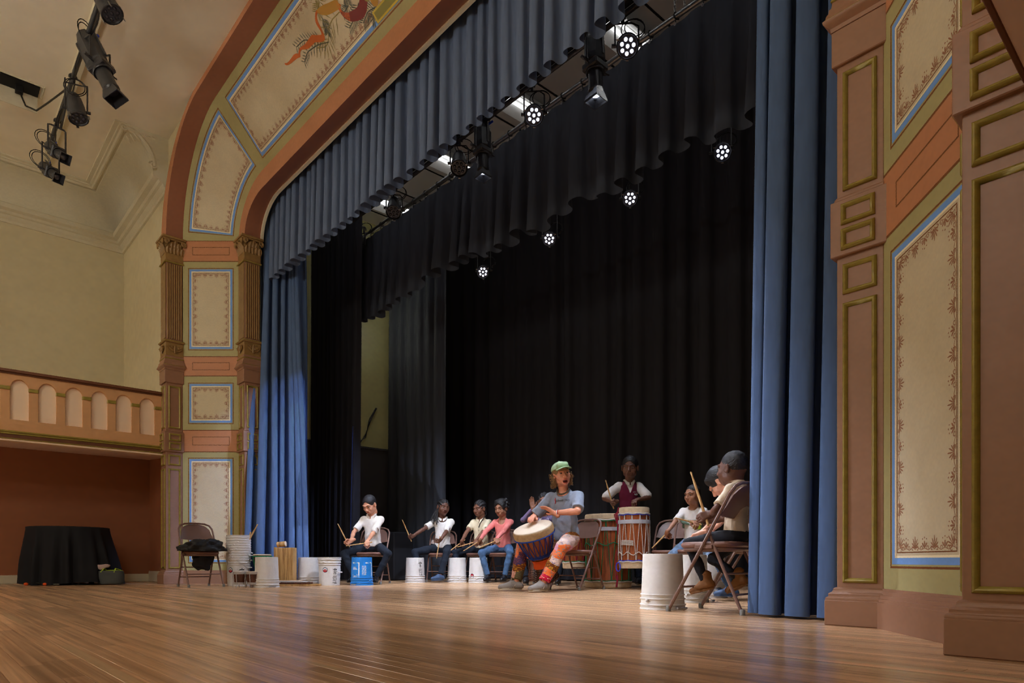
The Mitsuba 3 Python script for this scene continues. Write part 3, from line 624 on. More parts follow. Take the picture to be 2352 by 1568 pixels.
def par(lab, pipe_pt, c, d, lit, grp=None):
    c = np.array(c, float); d = np.array(d, float) / np.linalg.norm(d); B = basis(d)
    k = thing('led_par_lamp', lab, 'stage lamp', grp)
    o = c - d * .10                                             # pivot; c is the centre of the lens face
    prof = [(0, .19), (.04, .19), (.062, .175), (.080, .12), (.088, .04), (.092, -.04), (.094, -.10), (.090, -.108), (.086, -.10), (.084, -.095), (0, -.094)]
    put(k, 'can', mv(lathe(prof, 20), o, M=B), 'mat_black_paint', 35)
    put(k, 'rim', mv(lathe([(.094, -.112), (.10, -.108), (.10, -.09), (.094, -.088)], 20, True), o, M=B), 'mat_black_paint')
    for i in range(3):
        a = i * 2.1 + .5; put(k, 'clip', mv(bx(-.012, .012, -.004, .004, -.13, -.09), o + B @ np.array([.102 * math.cos(a), .102 * math.sin(a), 0]), M=B), 'mat_steel')
    lens = cat([mv(sphere((x, y, -.098), (.0175, .0175, .010), 5), o, M=B) for x, y in LENS])
    if lit: put(k, 'lens_array', lens, 'mat_white_enamel', True, kind='stuff', label='glowing white lenses', emitter={'type': 'area', 'radiance': {'type': 'rgb', 'value': [3.2, 3.5, 4.6]}})
    else: put(k, 'lens_array', lens, 'mat_lens_dark', True, kind='stuff', label='unlit dark lenses')
    yoke(k, pipe_pt, o, d, .105)
    cable_loop(k, o - d * .12 + np.array([.10, 0, .12]), .09, .08, B[:, 0])
    return k
def profile_spot(lab, pipe_pt, c, d, L=.68, lit=None, grp=None):
    """ellipsoidal spot; c is the middle of the body"""
    c = np.array(c, float); d = np.array(d, float) / np.linalg.norm(d); B = basis(d); s = L / .68
    k = thing('profile_spotlight', lab, 'stage lamp', grp)
    def P(m, part, mt, sm=35, **kw): return put(k, part, mv(m, c, M=B, s=s), mt, sm, **kw)
    P(lathe([(0, .36), (.045, .36), (.06, .345), (.088, .25), (.092, .10), (.088, .05), (.07, .03), (0, .03)], 8), 'lamp_housing', 'mat_black_paint', False)
    [P(bx(-.012, .012, min(a_, b_), max(a_, b_), .08, .30), 'fin', 'mat_black_paint', False) for a_, b_ in ((.085, .10), (-.10, -.085))]
    P(cat([bx(-.085, .085, -.085, .085, -.03, .035, .012), lathe([(.078, -.05), (.082, -.045), (.082, -.03), (.07, -.03)], 18)]), 'gate', 'mat_black_paint', False)
    P(lathe([(.060, -.03), (.064, -.04), (.064, -.20), (.068, -.205), (.068, -.22), (.060, -.23), (.056, -.24), (.056, -.20)], 18), 'barrel', 'mat_black_paint')
    P(cat([hull([[x * a, y * a, z] for x in (-1, 1) for y in (-1, 1) for a, z in ((.05, -.20), (.086, -.295), (.086, -.31))]).difference(hull([[x * a, y * a, z] for x in (-1, 1) for y in (-1, 1) for a, z in ((.042, -.19), (.078, -.32))])) if False else
        grid_mesh(np.array([[[x * a, y * a, z] for x, y in ((-1, -1), (1, -1), (1, 1), (-1, 1), (-1, -1))] for a, z in ((.045, -.215), (.05, -.215), (.072, -.295), (.072, -.312), (.066, -.312), (.064, -.295), (.046, -.222))]))]), 'colour_frame', 'mat_black_paint', False)
    P(mv(lathe([(0, -.235), (.03, -.237), (.052, -.232), (.054, -.225), (.0, -.222)], 16)), 'lens', 'mat_lens_dark' if lit is None else 'mat_white_enamel', True, label='dark lens' if lit is None else 'glowing lens',
      **({} if lit is None else {'emitter': {'type': 'area', 'radiance': {'type': 'rgb', 'value': lit}}}))
    P(cat([cyl((.06, 0, .0), (.16, 0, .015), .008, n=6), cyl((.15, 0, .012), (.175, 0, .016), .014, n=6), cyl((-.06, .03, -.02), (-.15, .03, 0), .007, n=6)]), 'shutter_handle', 'mat_black_paint', False)
    P(cyl((-.05, .05, .33), (-.09, .08, .37), .013, n=8), 'plug', 'mat_blue_plug')
    yoke(k, pipe_pt, c + B @ np.array([0, 0, .02]) * s, d, .115 * s, .010)
    cable_loop(k, c - d * .36 + np.array([0, 0, .08]), .10, .09, B[:, 0])
    return k
F1 = 'lamps on the front stage batten'; F2 = 'lamps glowing in front of the black backdrop'
par('glowing seven lens can lamp highest on the front batten', (1.62, 1.28, 5.225), (1.70, 1.25, 4.89), (.5, -.52, -.62), True, F1)
par('glowing seven lens can lamp near the middle of the front batten', (.44, 1.28, 5.225), (.50, 1.25, 4.865), (.5, -.52, -.62), True, F1)
par('unlit can lamp with pinkish lenses beside the lower hanging spotlight', (-.78, 1.28, 5.225), (-.75, 1.25, 4.87), (.35, -.30, -.75), False, F1)
par('unlit can lamp at the left end of the front batten', (-2.2, 1.28, 5.225), (-2.16, 1.25, 4.90), (.35, -.30, -.75), False, F1)
profile_spot('long black spotlight hanging straight down, higher of the two on the front batten', (1.28, 1.28, 5.225), (1.32, 1.25, 4.90), (.06, -.03, -1), .72, [5, 5.6, 7])
profile_spot('long black spotlight hanging straight down, lower of the two on the front batten', (-.34, 1.28, 5.225), (-.32, 1.25, 4.86), (.06, -.03, -1), .66, [4, 4.6, 6])
profile_spot('small black spotlight hanging at the left end of the border curtain', (-4.12, 1.93, 5.62), (-4.10, 1.86, 5.32), (.25, -.35, -.75), .42)
RP = [(1.48, 'highest and rightmost of the four lamps glowing before the backdrop'), (.20, 'second from the right of the four lamps glowing before the backdrop'), (-1.22, 'third from the right of the four lamps glowing before the backdrop'), (-2.68, 'lowest and leftmost of the four lamps glowing before the backdrop')]
for u, lb in RP: par(lb, (u - .03, 3.25, 5.33), (u, 3.2, 4.84), (.52, -.66, -.5), True, F2)
# fluorescent fixtures on the stage ceiling
for i, u in enumerate((-4.6, -2.9, -1.2, .5, 2.2)):
    k = thing('fluorescent_fixture', ['leftmost', 'second', 'middle', 'fourth', 'rightmost'][i] + ' white fluorescent strip on the stage ceiling, from the left', 'ceiling light', 'fluorescent strips on the stage ceiling')
    put(k, 'housing', bx(u - .07, u + .07, 1.95, 3.25, 6.49, 6.588, .006), 'mat_white_enamel')
    for s in (-1, 1): put(k, 'reflector', hull([[u + s * .06, v, 6.51] for v in (1.95, 3.25)] + [[u + s * .20, v, 6.40] for v in (1.95, 3.25)] + [[u + s * .20, v, 6.41] for v in (1.95, 3.25)] + [[u + s * .06, v, 6.52] for v in (1.95, 3.25)]), 'mat_white_enamel')
    put(k, 'lamp_tube', cat([cyl((u + s * .05, 2.0, 6.47), (u + s * .05, 3.2, 6.47), .016, n=8) for s in (-1, 1)]), 'mat_white_enamel', True, emitter={'type': 'area', 'radiance': {'type': 'rgb', 'value': [4, 4.1, 4.2]}})
for i, u in enumerate((-3.2, -1.1, 1.0, 3.1)):  # second row, added out of sight to light the border and batten
    k = thing('fluorescent_fixture', ['leftmost', 'second', 'third', 'rightmost'][i] + ' added fluorescent strip behind the top of the valance, hidden by it', 'ceiling light', 'added fluorescent strips behind the valance')
    put(k, 'housing', bx(u - .6, u + .6, .72, .84, 6.46, 6.588, .006), 'mat_white_enamel')
    put(k, 'lamp_tube', cyl((u - .58, .78, 6.43), (u + .58, .78, 6.43), .016, n=8), 'mat_white_enamel', True, emitter={'type': 'area', 'radiance': {'type': 'rgb', 'value': [40, 41, 43]}})
k = thing('work_light', 'bare work light bulb added out of sight behind the black leg curtain', 'lamp')  # hidden bulb added to brighten the stage side wall
put(k, 'bulb', sphere((-4.95, 2.25, 4.5), (.06, .06, .07), 6), 'mat_lamp_glass', True, emitter={'type': 'area', 'radiance': {'type': 'rgb', 'value': [170, 160, 130]}})
put(k, 'cord', cyl((-4.95, 2.25, 4.57), (-4.95, 2.25, 6.6), .006, n=6), 'mat_cable')
# ---------------------------------------------------------------- hall lighting pipe under the ceiling
struct('trim_3', bx(-6.7, 2.5, -2.03, -1.93, 6.18, 6.262, .006), 'mat_cream_plaster', label='cream ceiling batten above the hall lighting pipe')
k = thing('hall_lighting_pipe', 'black lighting pipe hung below the cream ceiling batten', 'pipe')
put(k, 'tube', cyl((-4.9, -2.15, 5.62), (1.5, -2.15, 5.62), .024, n=12), 'mat_black_paint', 40)
for u in (-4.4, -2.6, -.9, .8): put(k, 'hanger', cyl((u, -2.1, 5.62), (u, -2.0, 6.2), .014), 'mat_black_paint')
put(k, 'cable', tube([(u, -2.15 + .03 * math.sin(u * 5), 5.60 - .035 * abs(math.sin(u * 2.6))) for u in np.linspace(-4.8, 1.4, 60)], .008, 5), 'mat_cable')
G3 = 'lamps on the hall lighting pipe'
profile_spot('largest black spotlight on the hall pipe, pointing down to the right', (-2.62, -2.15, 5.62), (-2.36, -2.05, 5.28), (.30, .25, -.74), .80, None, G3)
par('unlit black can lamp below the largest hall spotlight', (-3.25, -2.15, 5.62), (-3.12, -2.12, 5.12), (.25, .15, -.9), False, G3)
profile_spot('upper of the two short black spotlights at the left end of the hall pipe', (-4.25, -2.15, 5.62), (-4.20, -2.16, 5.22), (.70, .18, -.5), .56, None, G3)
profile_spot('lowest short black spotlight at the left end of the hall pipe', (-4.75, -2.15, 5.62), (-4.66, -2.16, 5.18), (.70, .18, -.5), .56, None, G3)
par('black can lamp cut by the top edge of the picture', (-1.72, -2.15, 5.62), (-1.62, -2.1, 5.36), (.35, .3, -.8), False, G3)
k = thing('ceiling_hatch', 'open black hatch in the hall ceiling with a hanging flap', 'hatch')
put(k, 'opening', bx(-5.0, -4.76, -2.66, -2.26, 6.235, 6.258), 'mat_black_matte')  # black panel below the solid ceiling stands in for the dark inside
put(k, 'frame', mv(frame_mesh(.30, .50, k=1.2), (-4.88, -2.46, 6.262), M=axes((1, 0, 0), (0, 0, 1), (0, 1, 0))), 'mat_cream_plaster')
put(k, 'flap', hull([[-5.0, v, 6.24] for v in (-2.66, -2.26)] + [[-4.99, v, 6.24] for v in (-2.66, -2.26)] + [[-5.05, v, 6.06] for v in (-2.66, -2.26)] + [[-5.04, v, 6.06] for v in (-2.66, -2.26)]), 'mat_cream_plaster')
put(k, 'box', bx(-4.95, -4.86, -2.50, -2.42, 6.16, 6.24, .006), 'mat_black_matte')
put(k, 'cable', tube([(-4.9, -2.46, 6.18), (-4.85, -2.40, 6.0), (-4.6, -2.32, 5.85), (-4.2, -2.25, 5.78), (-3.7, -2.18, 5.68), (-3.4, -2.15, 5.62)], .010, 6), 'mat_cable')

k = profile_spot('added unseen black spotlight clamped on the left balcony rail, beyond the left edge of the picture', (-4.97, -4.95, 2.90), (-4.83, -4.92, 3.08), (.84, .60, -.30), .55)  # added out of view to light the nearest bucket from the left

# ---------------------------------------------------------------- props: materials
mat('chair_brown', mottled((112, 84, 74), .05, 8), .32, .5)
mat('chair_seat', mottled((120, 86, 74), .05, 8), .38, .45)
mat('rubber_grey', (120, 122, 120), .6, .3)
mat('bucket_white', mottled((226, 226, 226), .03, 6), .38, .4)
mat('bucket_blue', mottled((38, 128, 212), .04, 6), .38, .4)
mat('wire', (176, 178, 180), .3, .5, metallic=.9)
mat('print_black', (34, 34, 38), .5, .3)
mat('print_white', (222, 232, 240), .5, .3)
mat('print_red', (176, 34, 44), .5, .3)
mat('print_navy', (34, 40, 78), .5, .3)
def grain(col, dark, f=18.0, ax='z'):
    a, b = [float(q) for q in lin(col)], [float(q) for q in lin(dark)]
    def fn(p, n, uv):
        l, c = (p.z, p.x + p.y) if ax == 'z' else (p.x + p.y, p.z)
        t = fbm(c * f * 4, l * f * .35, p.x * 3, 4)
        return mix(a, b, smoothstep(.3, .75, t))
    return fn
mat('drum_wood', grain((152, 80, 44), (104, 50, 28), 14), .32, .5)
mat('dark_wood', grain((86, 48, 34), (46, 26, 20), 14), .3, .5)
mat('plain_wood', grain((196, 156, 100), (140, 100, 56), 12), .55, .3)
mat('stick_wood', grain((206, 170, 118), (170, 126, 76), 20), .5, .3)
mat('skin_head', mottled((214, 198, 176), .10, 9), .6, .3)
mat('skin_edge', mottled((206, 186, 154), .2, 40), .9, .1, bump=lambda p, n, uv: fbm(p.x * 90, p.y * 90, p.z * 90, 2), bscale=.004)
mat('skin_edge_tan', mottled((172, 142, 104), .3, 40), .9, .1, bump=lambda p, n, uv: fbm(p.x * 90, p.y * 90, p.z * 90, 2), bscale=.005)
mat('rope_green', (28, 110, 72), .7, .2); mat('rope_blue', (36, 62, 140), .7, .2); mat('rope_white', (200, 196, 188), .75, .2)
mat('rope_crimson', (120, 26, 44), .75, .2); mat('rope_orange', (190, 96, 44), .7, .2); mat('rope_bright_blue', (46, 66, 200), .6, .3)
mat('strap_grey', (178, 180, 188), .6, .3)
mat('orange_cloth', (226, 92, 40), .75, .2)
mat('black_cloth', mottled((24, 25, 29), .2, 6), .8, .2, sheen=.5)
mat('jacket_black', mottled((20, 21, 25), .2, 10), .55, .35)
mat('bag_grey', mottled((70, 74, 74), .1, 20), .8, .2)
mat('lime', (176, 200, 60), .6, .3)
mat('towel', (196, 170, 166), .9, .1)

def superpad(w, d, h, n=24, m=8, p=3.2):
    a = np.linspace(0, 2 * PI, n, endpoint=False); t = np.linspace(-PI / 2, PI / 2, m); rows = []
    c, s = np.cos(a), np.sin(a); r = (np.abs(c) ** p + np.abs(s) ** p) ** (-1 / p)
    for q in t:
        k = 1 - (1 - math.cos(q)) * min(.12, h / min(w, d) * 2)
        rows.append(np.stack([w / 2 * r * c * k, d / 2 * r * s * k, np.full(n, h / 2 * math.sin(q))], 1))
    v = np.vstack(rows + [[[0, 0, -h / 2]], [[0, 0, h / 2]]]); i, j = np.meshgrid(np.arange(m - 1), np.arange(n), indexing='ij')
    q = np.stack([i * n + j, i * n + (j + 1) % n, (i + 1) * n + (j + 1) % n, (i + 1) * n + j], -1).reshape(-1, 4)
    k = np.arange(n); f = np.vstack([q[:, [0, 1, 2]], q[:, [0, 2, 3]], np.stack([(k + 1) % n, k, k * 0 + m * n], 1), np.stack([(m - 1) * n + k, (m - 1) * n + (k + 1) % n, k * 0 + m * n + 1], 1)])
    return tm(v, f)
def chair_meshes():
    L = {}
    def back(y0=-.06):   # long U frame: front feet, seat, back
        side = [(.205, .245, .012), (.205, -.0, .425), (.205, -.135, .655), (.200, -.175, .73), (.175, -.198, .775), (.12, -.21, .797), (.05, -.214, .803)]
        pts = [(-x, y, z) for x, y, z in side] + [(x, y, z) for x, y, z in side[::-1]]
        return pts
    L['frame'] = [(tube(back(), .0115, 8), 'mat_chair_brown', 40)]
    L['rear_leg'] = [(tube([(s * .186, -.03, .50), (s * .186, -.07, .40), (s * .186, -.245, .012)], .0105, 8), 'mat_chair_brown', 40) for s in (-1, 1)]
    L['crossbar'] = [(cyl((-.205, .155, .16), (.205, .155, .16), .0075, n=6), 'mat_chair_brown', 40), (cyl((-.186, -.20, .12), (.186, -.20, .12), .0075, n=6), 'mat_chair_brown', 40), (cyl((-.186, -.145, .245), (.186, -.145, .245), .0075, n=6), 'mat_chair_brown', 40)]
    L['hinge'] = [(bx(s * .20 - .006, s * .20 + .006, -.06, .06, .40, .425, .003), 'mat_chair_brown', False) for s in (-1, 1)]
    P = np.zeros((8, 15, 3)); th = np.linspace(-1, 1, 15)
    def panel_(off):
        for i, k in enumerate(np.linspace(0, 1, 8)):
            top = .60 + .19 * (1 - np.abs(th) ** 3.2) ** .5; bot = .60 - .015 * (1 - np.abs(th) ** 2.5)
            z = bot + (top - bot) * k; P[i, :, 0] = th * .195; P[i, :, 2] = z
            P[i, :, 1] = -.095 - .175 * (z - .58) / .22 * .62 - .03 * (1 - th ** 2) + off
        return P.copy()
    A, B_ = panel_(.006), panel_(-.008); a, b = grid_mesh(A), grid_mesh(B_, True)
    rim = np.concatenate([A[0], A[1:, -1], A[-1, ::-1][1:], A[::-1, 0][1:]]); rim2 = np.concatenate([B_[0], B_[1:, -1], B_[-1, ::-1][1:], B_[::-1, 0][1:]])
    L['backrest'] = [(cat([a, b, grid_mesh(np.stack([rim, rim2], 0), False)]), 'mat_chair_brown', 40)]
    L['seat'] = [(mv(superpad(.40, .40, .04), (0, .02, .425)), 'mat_chair_seat', True)]
    L['seat_pan'] = [(mv(superpad(.375, .375, .03), (0, .02, .398)), 'mat_chair_brown', True)]
    L['foot_cap'] = [(mv(lathe([(0, 0), (.016, 0), (.0165, .03), (.012, .036), (0, .036)], 10), (x, y, 0)), 'mat_rubber_grey', 40) for x, y in ((-.205, .247), (.205, .247), (-.186, -.247), (.186, -.247))]
    return L
CH = {k: [(mikit.ply(m, b, s), ) for m, b, s in v] for k, v in chair_meshes().items()}
def chair(lab, pos, rz, grp='brown folding chairs', tilt=None):
    k = thing('folding_chair', lab, 'chair', grp)
    M = np.eye(4); M[:3, :3] = rot((0, 0, 1), rz) if tilt is None else rot((0, 0, 1), rz) @ tilt; M[:2, 3] = pos[:2]; M[2, 3] = pos[2] if len(pos) > 2 else 0
    for part, ds in CH.items():
        for (d,) in ds: put_at(k, part, d, M=M.tolist())
    return k
def heading(du, dv): return math.atan2(-du, dv)          # local +y along (du, dv)

BP = [(0, .004), (.128, .004), (.130, .0), (.133, .006), (.142, .268), (.150, .270), (.150, .275), (.143, .278), (.1435, .296), (.152, .298), (.152, .303), (.1445, .306), (.1455, .336), (.155, .338), (.155, .343), (.148, .346), (.149, .362), (.153, .366), (.153, .372), (.145, .372), (.139, .27), (.127, .012), (0, .012)]
BUCKET = lathe(BP, 36)
def on_wall(poly, z, a, inv, off=.0008, k=1.0):
    """lay a flat shape on the bucket's wall: x along the wall, y up"""
    v, f = flat_poly(poly.segmentize(.02)); y = v[:, 1] + z; zz = (.372 - y) if inv else y
    r = .1325 + (.1425 - .1325) * np.clip(zz / .27, 0, 1.3) + off
    an = a + v[:, 0] / r
    return tm(np.stack([r * np.cos(an), r * np.sin(an), y], 1), f)
def text_poly(s, h):
    m = meshkit.text_mesh(s, h, .001); t = np.asarray(m.vertices); f = np.asarray(m.faces)
    keep = (t[f][:, :, 2] < 1e-6).all(1)
    return [Polygon(t[q][:, :2]) for q in f[keep]]
def label_block(k, base, a, z, inv, mt, seedv=3):
    rr = random.Random(seedv); ms = []
    for i in range(9):
        y = -.012 * i; x = -.03
        while x < .03:
            w = rr.uniform(.006, .016)
            if rr.random() < .85: ms.append(on_wall(sbox(x, y, min(x + w, .032), y + .006), z, a, inv))
            x += w + .004
    ring_ = Point(0, .05).buffer(.024, 5).difference(Point(0, .05).buffer(.020, 5)); bar = affinity.rotate(sbox(-.021, .048, .021, .052), -45)
    ms += [on_wall(ring_, z, a, inv), on_wall(bar, z, a, inv), on_wall(sbox(-.006, .038, .006, .062), z, a, inv), on_wall(sbox(-.03, .085, .03, .097), z, a, inv), on_wall(Polygon([(-.008, .1), (.008, .1), (0, .114)]), z, a, inv)]
    put(k, 'printed_label', mv(cat(ms), base), mt, True, kind='stuff', label='printed safety label')
def logo(k, base, a, z, inv):
    c = Point(0, 0)
    lg = put(k, 'round_emblem', mv(on_wall(c.buffer(.034, 8), z, a, inv), base), 'mat_print_navy', True, label='round red, white and navy emblem')
    lo = c.buffer(.028, 8).intersection(sbox(-1, -1, 1, -.004)); up = c.buffer(.028, 8).intersection(sbox(-1, .0, 1, 1))
    put(lg, 'lower_half', mv(on_wall(up if inv else lo, z, a, inv, .0014), base), 'mat_print_red', True)
    put(lg, 'upper_half', mv(on_wall(lo if inv else up, z, a, inv, .0014), base), 'mat_print_white', True)
    put(lg, 'letters', mv(on_wall(unary_union([sbox(-.014, -.014, -.008, .010), sbox(-.003, -.014, .003, .014), sbox(.008, -.014, .014, .010)]), z, a, inv, .002), base), 'mat_print_red', True)
def cam_angle(pos): return math.atan2(CAM[1] - pos[1], CAM[0] - pos[0])
def bucket(lab, pos, inv=True, col='white', z=0.0, grp=None, bail=None, lbl=None, lg=None, only=False):
    k = thing('bucket', lab, 'bucket', grp)
    m = BUCKET if not inv else tm(np.asarray(BUCKET.vertices) * [1, -1, -1] + [0, 0, .372], BUCKET.faces)
    base = (pos[0], pos[1], z); ca = cam_angle(pos)
    put(k, 'body', mv(m, base), 'mat_bucket_' + col, 40)
    if bail is not None:
        a = ca + bail; zz = .06 if inv else .31; r = .152
        p0 = np.array([r * math.cos(a + 1.45), r * math.sin(a + 1.45), zz]); p1 = np.array([r * math.cos(a - 1.45), r * math.sin(a - 1.45), zz]); out = np.array([math.cos(a), math.sin(a), 0])
        dropz = .012 if inv else .17
        pts = [p0 * (1 + .02 * math.sin(t)) * (1 - t / PI) + p1 * (t / PI) + out * .155 * math.sin(t) * (.93 if not inv else 1.05) + np.array([0, 0, (dropz - zz) * math.sin(t)]) for t in np.linspace(0, PI, 16)]
        put(k, 'handle', mv(tube(pts, .0022, 5), base), 'mat_wire')
        mid = pts[7]; t_ = np.cross(out, (0, 0, 1)); put(k, 'grip', mv(cyl(mid - t_ * .04, mid + t_ * .04, .008, n=8), base), 'mat_wire' if inv else 'mat_bucket_white')
        for p in (p0, p1): put(k, 'ear', mv(sphere(p * [.985, .985, 1], .012, 5), base), 'mat_bucket_' + col)
    if lbl is not None: label_block(k, base, ca + lbl, .20 if inv else .12, inv, 'mat_print_black')
    if lg is not None: logo(k, base, ca + lg, .10 if inv else .205, inv)
    return k
GB = 'upturned white buckets'
bucket('white upturned bucket right of the bongo drums, before the tall wooden box', (-2.75, -.20), grp=GB, bail=.3)
bucket('white upturned bucket right of the tall wooden box', (-3.30, .60), grp=GB, bail=1.2)
bucket('white bucket standing upright with ridged rim, round emblem and printed label', (-2.81, .67), inv=False, grp=None, bail=.9, lbl=.52, lg=-.42)
kb = bucket('blue upturned bucket with white print', (-2.58, 1.02), col='blue', bail=-.7)
ca = cam_angle((-2.58, 1.02)); ms = []
for da, w in ((-.62, .11), (.75, .11)):
    ms.append(on_wall(unary_union([sbox(-w / 2, .10, w / 2, .115), sbox(w / 2 - .014, -.06, w / 2, .115), sbox(w / 2 - .006, -.10, w / 2, .0)]), .19, ca + da, True))
for i in range(8): ms.append(on_wall(unary_union([sbox(x, -.016 * i, x + .007 + .004 * ((i + j) % 3 == 0), -.016 * i + .009) for j, x in enumerate((-.028, -.016, -.003, .009, .02))]), .25, ca + .22, True))
for i in range(3): ms.append(on_wall(sbox(-.045, -.014 * i, .005 + .01 * i, -.014 * i + .008), .235, ca - .62, True))
ms.append(on_wall(sbox(-.04, -.02, .02, .02).buffer(.008, 2).difference(sbox(-.04, -.02, .02, .02).buffer(.003, 2)), .12, ca - .62, True)); ms.append(on_wall(unary_union([sbox(-.03, -.012, -.02, .012), sbox(-.012, -.012, -.002, .012), sbox(.005, -.012, .012, .012)]), .12, ca - .62, True))
put(kb, 'white_print', mv(cat(ms), (-2.58, 1.02, 0)), 'mat_print_white', True, kind='stuff', label='white printed lettering')
bucket('white upturned bucket with a sideways printed label before the girl with long braids', (-3.03, 2.17), grp=GB, bail=1.4, lbl=.62)
bucket('white upturned bucket before the girl in the cream blouse, left of its touching pair', (-2.72, 2.72), grp=GB, bail=-1.2)
bucket('white upturned bucket with a round emblem before the girl in the pink top', (-2.40, 2.88), grp=GB, bail=1.3, lg=-.72)
bucket('largest white upturned bucket, nearest the boots of the boy on the right', (2.74, .31), grp=GB, bail=.7)
bucket('white upturned bucket just behind the largest one', (2.42, 1.12), grp=GB, bail=1.3)
bucket('white upturned bucket half hidden behind the knees of the boy on the right', (2.20, 1.77), grp=GB, bail=1.3)
SP = (-3.42, -.30)
for i in range(10):
    bucket('white bucket at the bottom of the tall stack, standing on the floor' if i == 0 else 'topmost white bucket of the tall stack, holding drumsticks' if i == 9 else ('second', 'third', 'fourth', 'fifth', 'sixth', 'seventh', 'eighth', 'ninth')[i - 1] + ' white bucket from the floor in the tall nested stack', SP, inv=False, z=.0315 * i, grp='stack of nested white buckets',
        bail=(.5, None, .9, None, .3, 1.3, None, 1.1, 1.4, None)[i], lbl=.30 if i == 0 else None, lg=-.75 if i == 0 else None)
def stick(lab, p0, p1, r=.009, grp='drumsticks'):
    k = thing('drumstick', lab, 'drumstick', grp); p0, p1 = np.array(p0, float), np.array(p1, float)
    t = np.array([0, .02, .75, .92, .955, .985, 1]); rr = r * np.array([.7, 1, 1, .6, .72, .7, .25])
    put(k, 'shaft', tube([p0 + (p1 - p0) * a for a in t], rr, 8), 'mat_stick_wood', 40)
    return k
stick('long wooden stick leaning out of the stacked buckets', (-3.40, -.28, .40), (-3.24, -.12, .80), .012, None)
stick('short wooden stick end in the stacked buckets', (-3.38, -.24, .42), (-3.32, -.18, .70), .014, None)

# ---------------------------------------------------------------- drums
def hoop(r, z, t, n=40, wob=0.0, seed=1):
    a = np.linspace(0, 2 * PI, n, endpoint=False); w = wob * np.sin(a * 9 + seed)
    return tube(np.stack([r * np.cos(a), r * np.sin(a), z + w], 1), t, 7, True)
def ropes(rf, z0, z1, n, tw, off=.006, steps=7, zig=True):
    ms = []
    for i in range(n):
        for s in ((-1, 1) if zig else (0,)):
            zz = np.linspace(z0, z1, steps); a = 2 * PI * (i + .5 * s * np.linspace(1, 0, steps)) / n
            r = np.array([rf(q) for q in zz]) + off; ms.append(tube(np.stack([r * np.cos(a), r * np.sin(a), zz], 1), tw, 5))
    return ms
def place(parent, part, m, M, loc, mt, sm=40, **kw): return put(parent, part, mv(m, loc, M=M), mt, sm, **kw)
def dunun(lab, loc, R_, Hh, rope, n, M=np.eye(3), barrel=.03, strap=None, mesh_z=None, extra=None):
    k = thing('barrel_drum', lab, 'drum')
    rf = lambda z: R_ * (1 + barrel * math.sin(PI * min(max(z / Hh, 0), 1)) * 2) - R_ * .04
    zz = np.linspace(.03, Hh - .03, 9)
    place(k, 'shell', lathe([(rf(z), z) for z in zz], 40), M, loc, 'mat_drum_wood')
    for z, s in ((Hh, 1), (0, -1)):
        place(k, 'skin', lathe([(0, z - s * .012), (R_ * .93, z - s * .010), (R_ * .99, z - s * .004), (R_ * 1.015, z - s * .02), (R_ * 1.02, z - s * .065), (rf(z - s * .08) + .004, z - s * .075)][::int(1)], 40), M, loc, 'mat_skin_edge')
        place(k, 'hoop', hoop(R_ * 1.02, z - s * .078, .009, 48, .004), M, loc, 'mat_rope_white')
        place(k, 'hoop_cord', hoop(R_ * 1.03, z - s * .092, .0045, 48, .004), M, loc, 'mat_' + rope[1])
    for m in ropes(rf, .09, Hh - .09, n, .0042): place(k, 'rope', m, M, loc, 'mat_' + rope[0])
    if mesh_z: place(k, 'rope_ring', hoop(rf(mesh_z) + .010, mesh_z, .0055, 40, .02), M, loc, 'mat_' + rope[0])
    if strap: place(k, 'strap', lathe([(rf(strap) + .013, strap - .022), (rf(strap) + .014, strap), (rf(strap) + .013, strap + .022)], 40), M, loc, 'mat_strap_grey', label='grey fabric strap')
    return k
kd = dunun('tall barrel drum with green ropes standing on the floor behind the man\'s chair', (.18, 2.80, 0), .275, .885, ('rope_green', 'rope_green'), 13, barrel=.005, strap=.70, mesh_z=.52)
for i in range(3): put(kd, 'cord', tube([(.46, 2.76, .84 - .02 * i), (.50, 2.68, .6), (.47, 2.60, .4), (.48, 2.58, .12)] if i == 0 else [(.47 + .01 * i, 2.6, .16), (.48 + .012 * i, 2.585, .10), (.475 + .015 * i, 2.57, .02)], .006, 5), 'mat_rope_crimson')
kd = dunun('barrel drum with pale ropes strapped high in front of the standing boy', (.665, 2.68, .235), .170, .70, ('rope_white', 'rope_bright_blue'), 12, barrel=.03, strap=.53, mesh_z=.17)
for i in range(5): put(kd, 'rope_coil', tube([(.665 + .19 * math.cos(a), 2.68 + .19 * math.sin(a), .50 + .012 * i + .006 * math.sin(a * 3)) for a in np.linspace(-1.75, -.95, 8)], .005, 5), 'mat_rope_white')
put(kd, 'blue_loop', tube([(.60 + .03 * math.cos(a) - .02, 2.50, .235 + .02 + .05 * math.sin(a)) for a in np.linspace(0, 2 * PI, 14, endpoint=False)], .006, 6, True), 'mat_rope_bright_blue')
for i in range(3): put(kd, 'crimson_cord', tube([(.53 + .01 * i, 2.57, .94 - .03 * i), (.52 - .02 * i, 2.55, .86), (.545 - .012 * i, 2.56, .74), (.53, 2.55, .62 + .03 * i)], .007, 5), 'mat_rope_crimson')
dunun('small barrel drum with crimson ropes half hidden behind the man\'s chair', (-.29, 2.74, .225), .165, .55, ('rope_crimson', 'rope_green'), 12, barrel=.02)
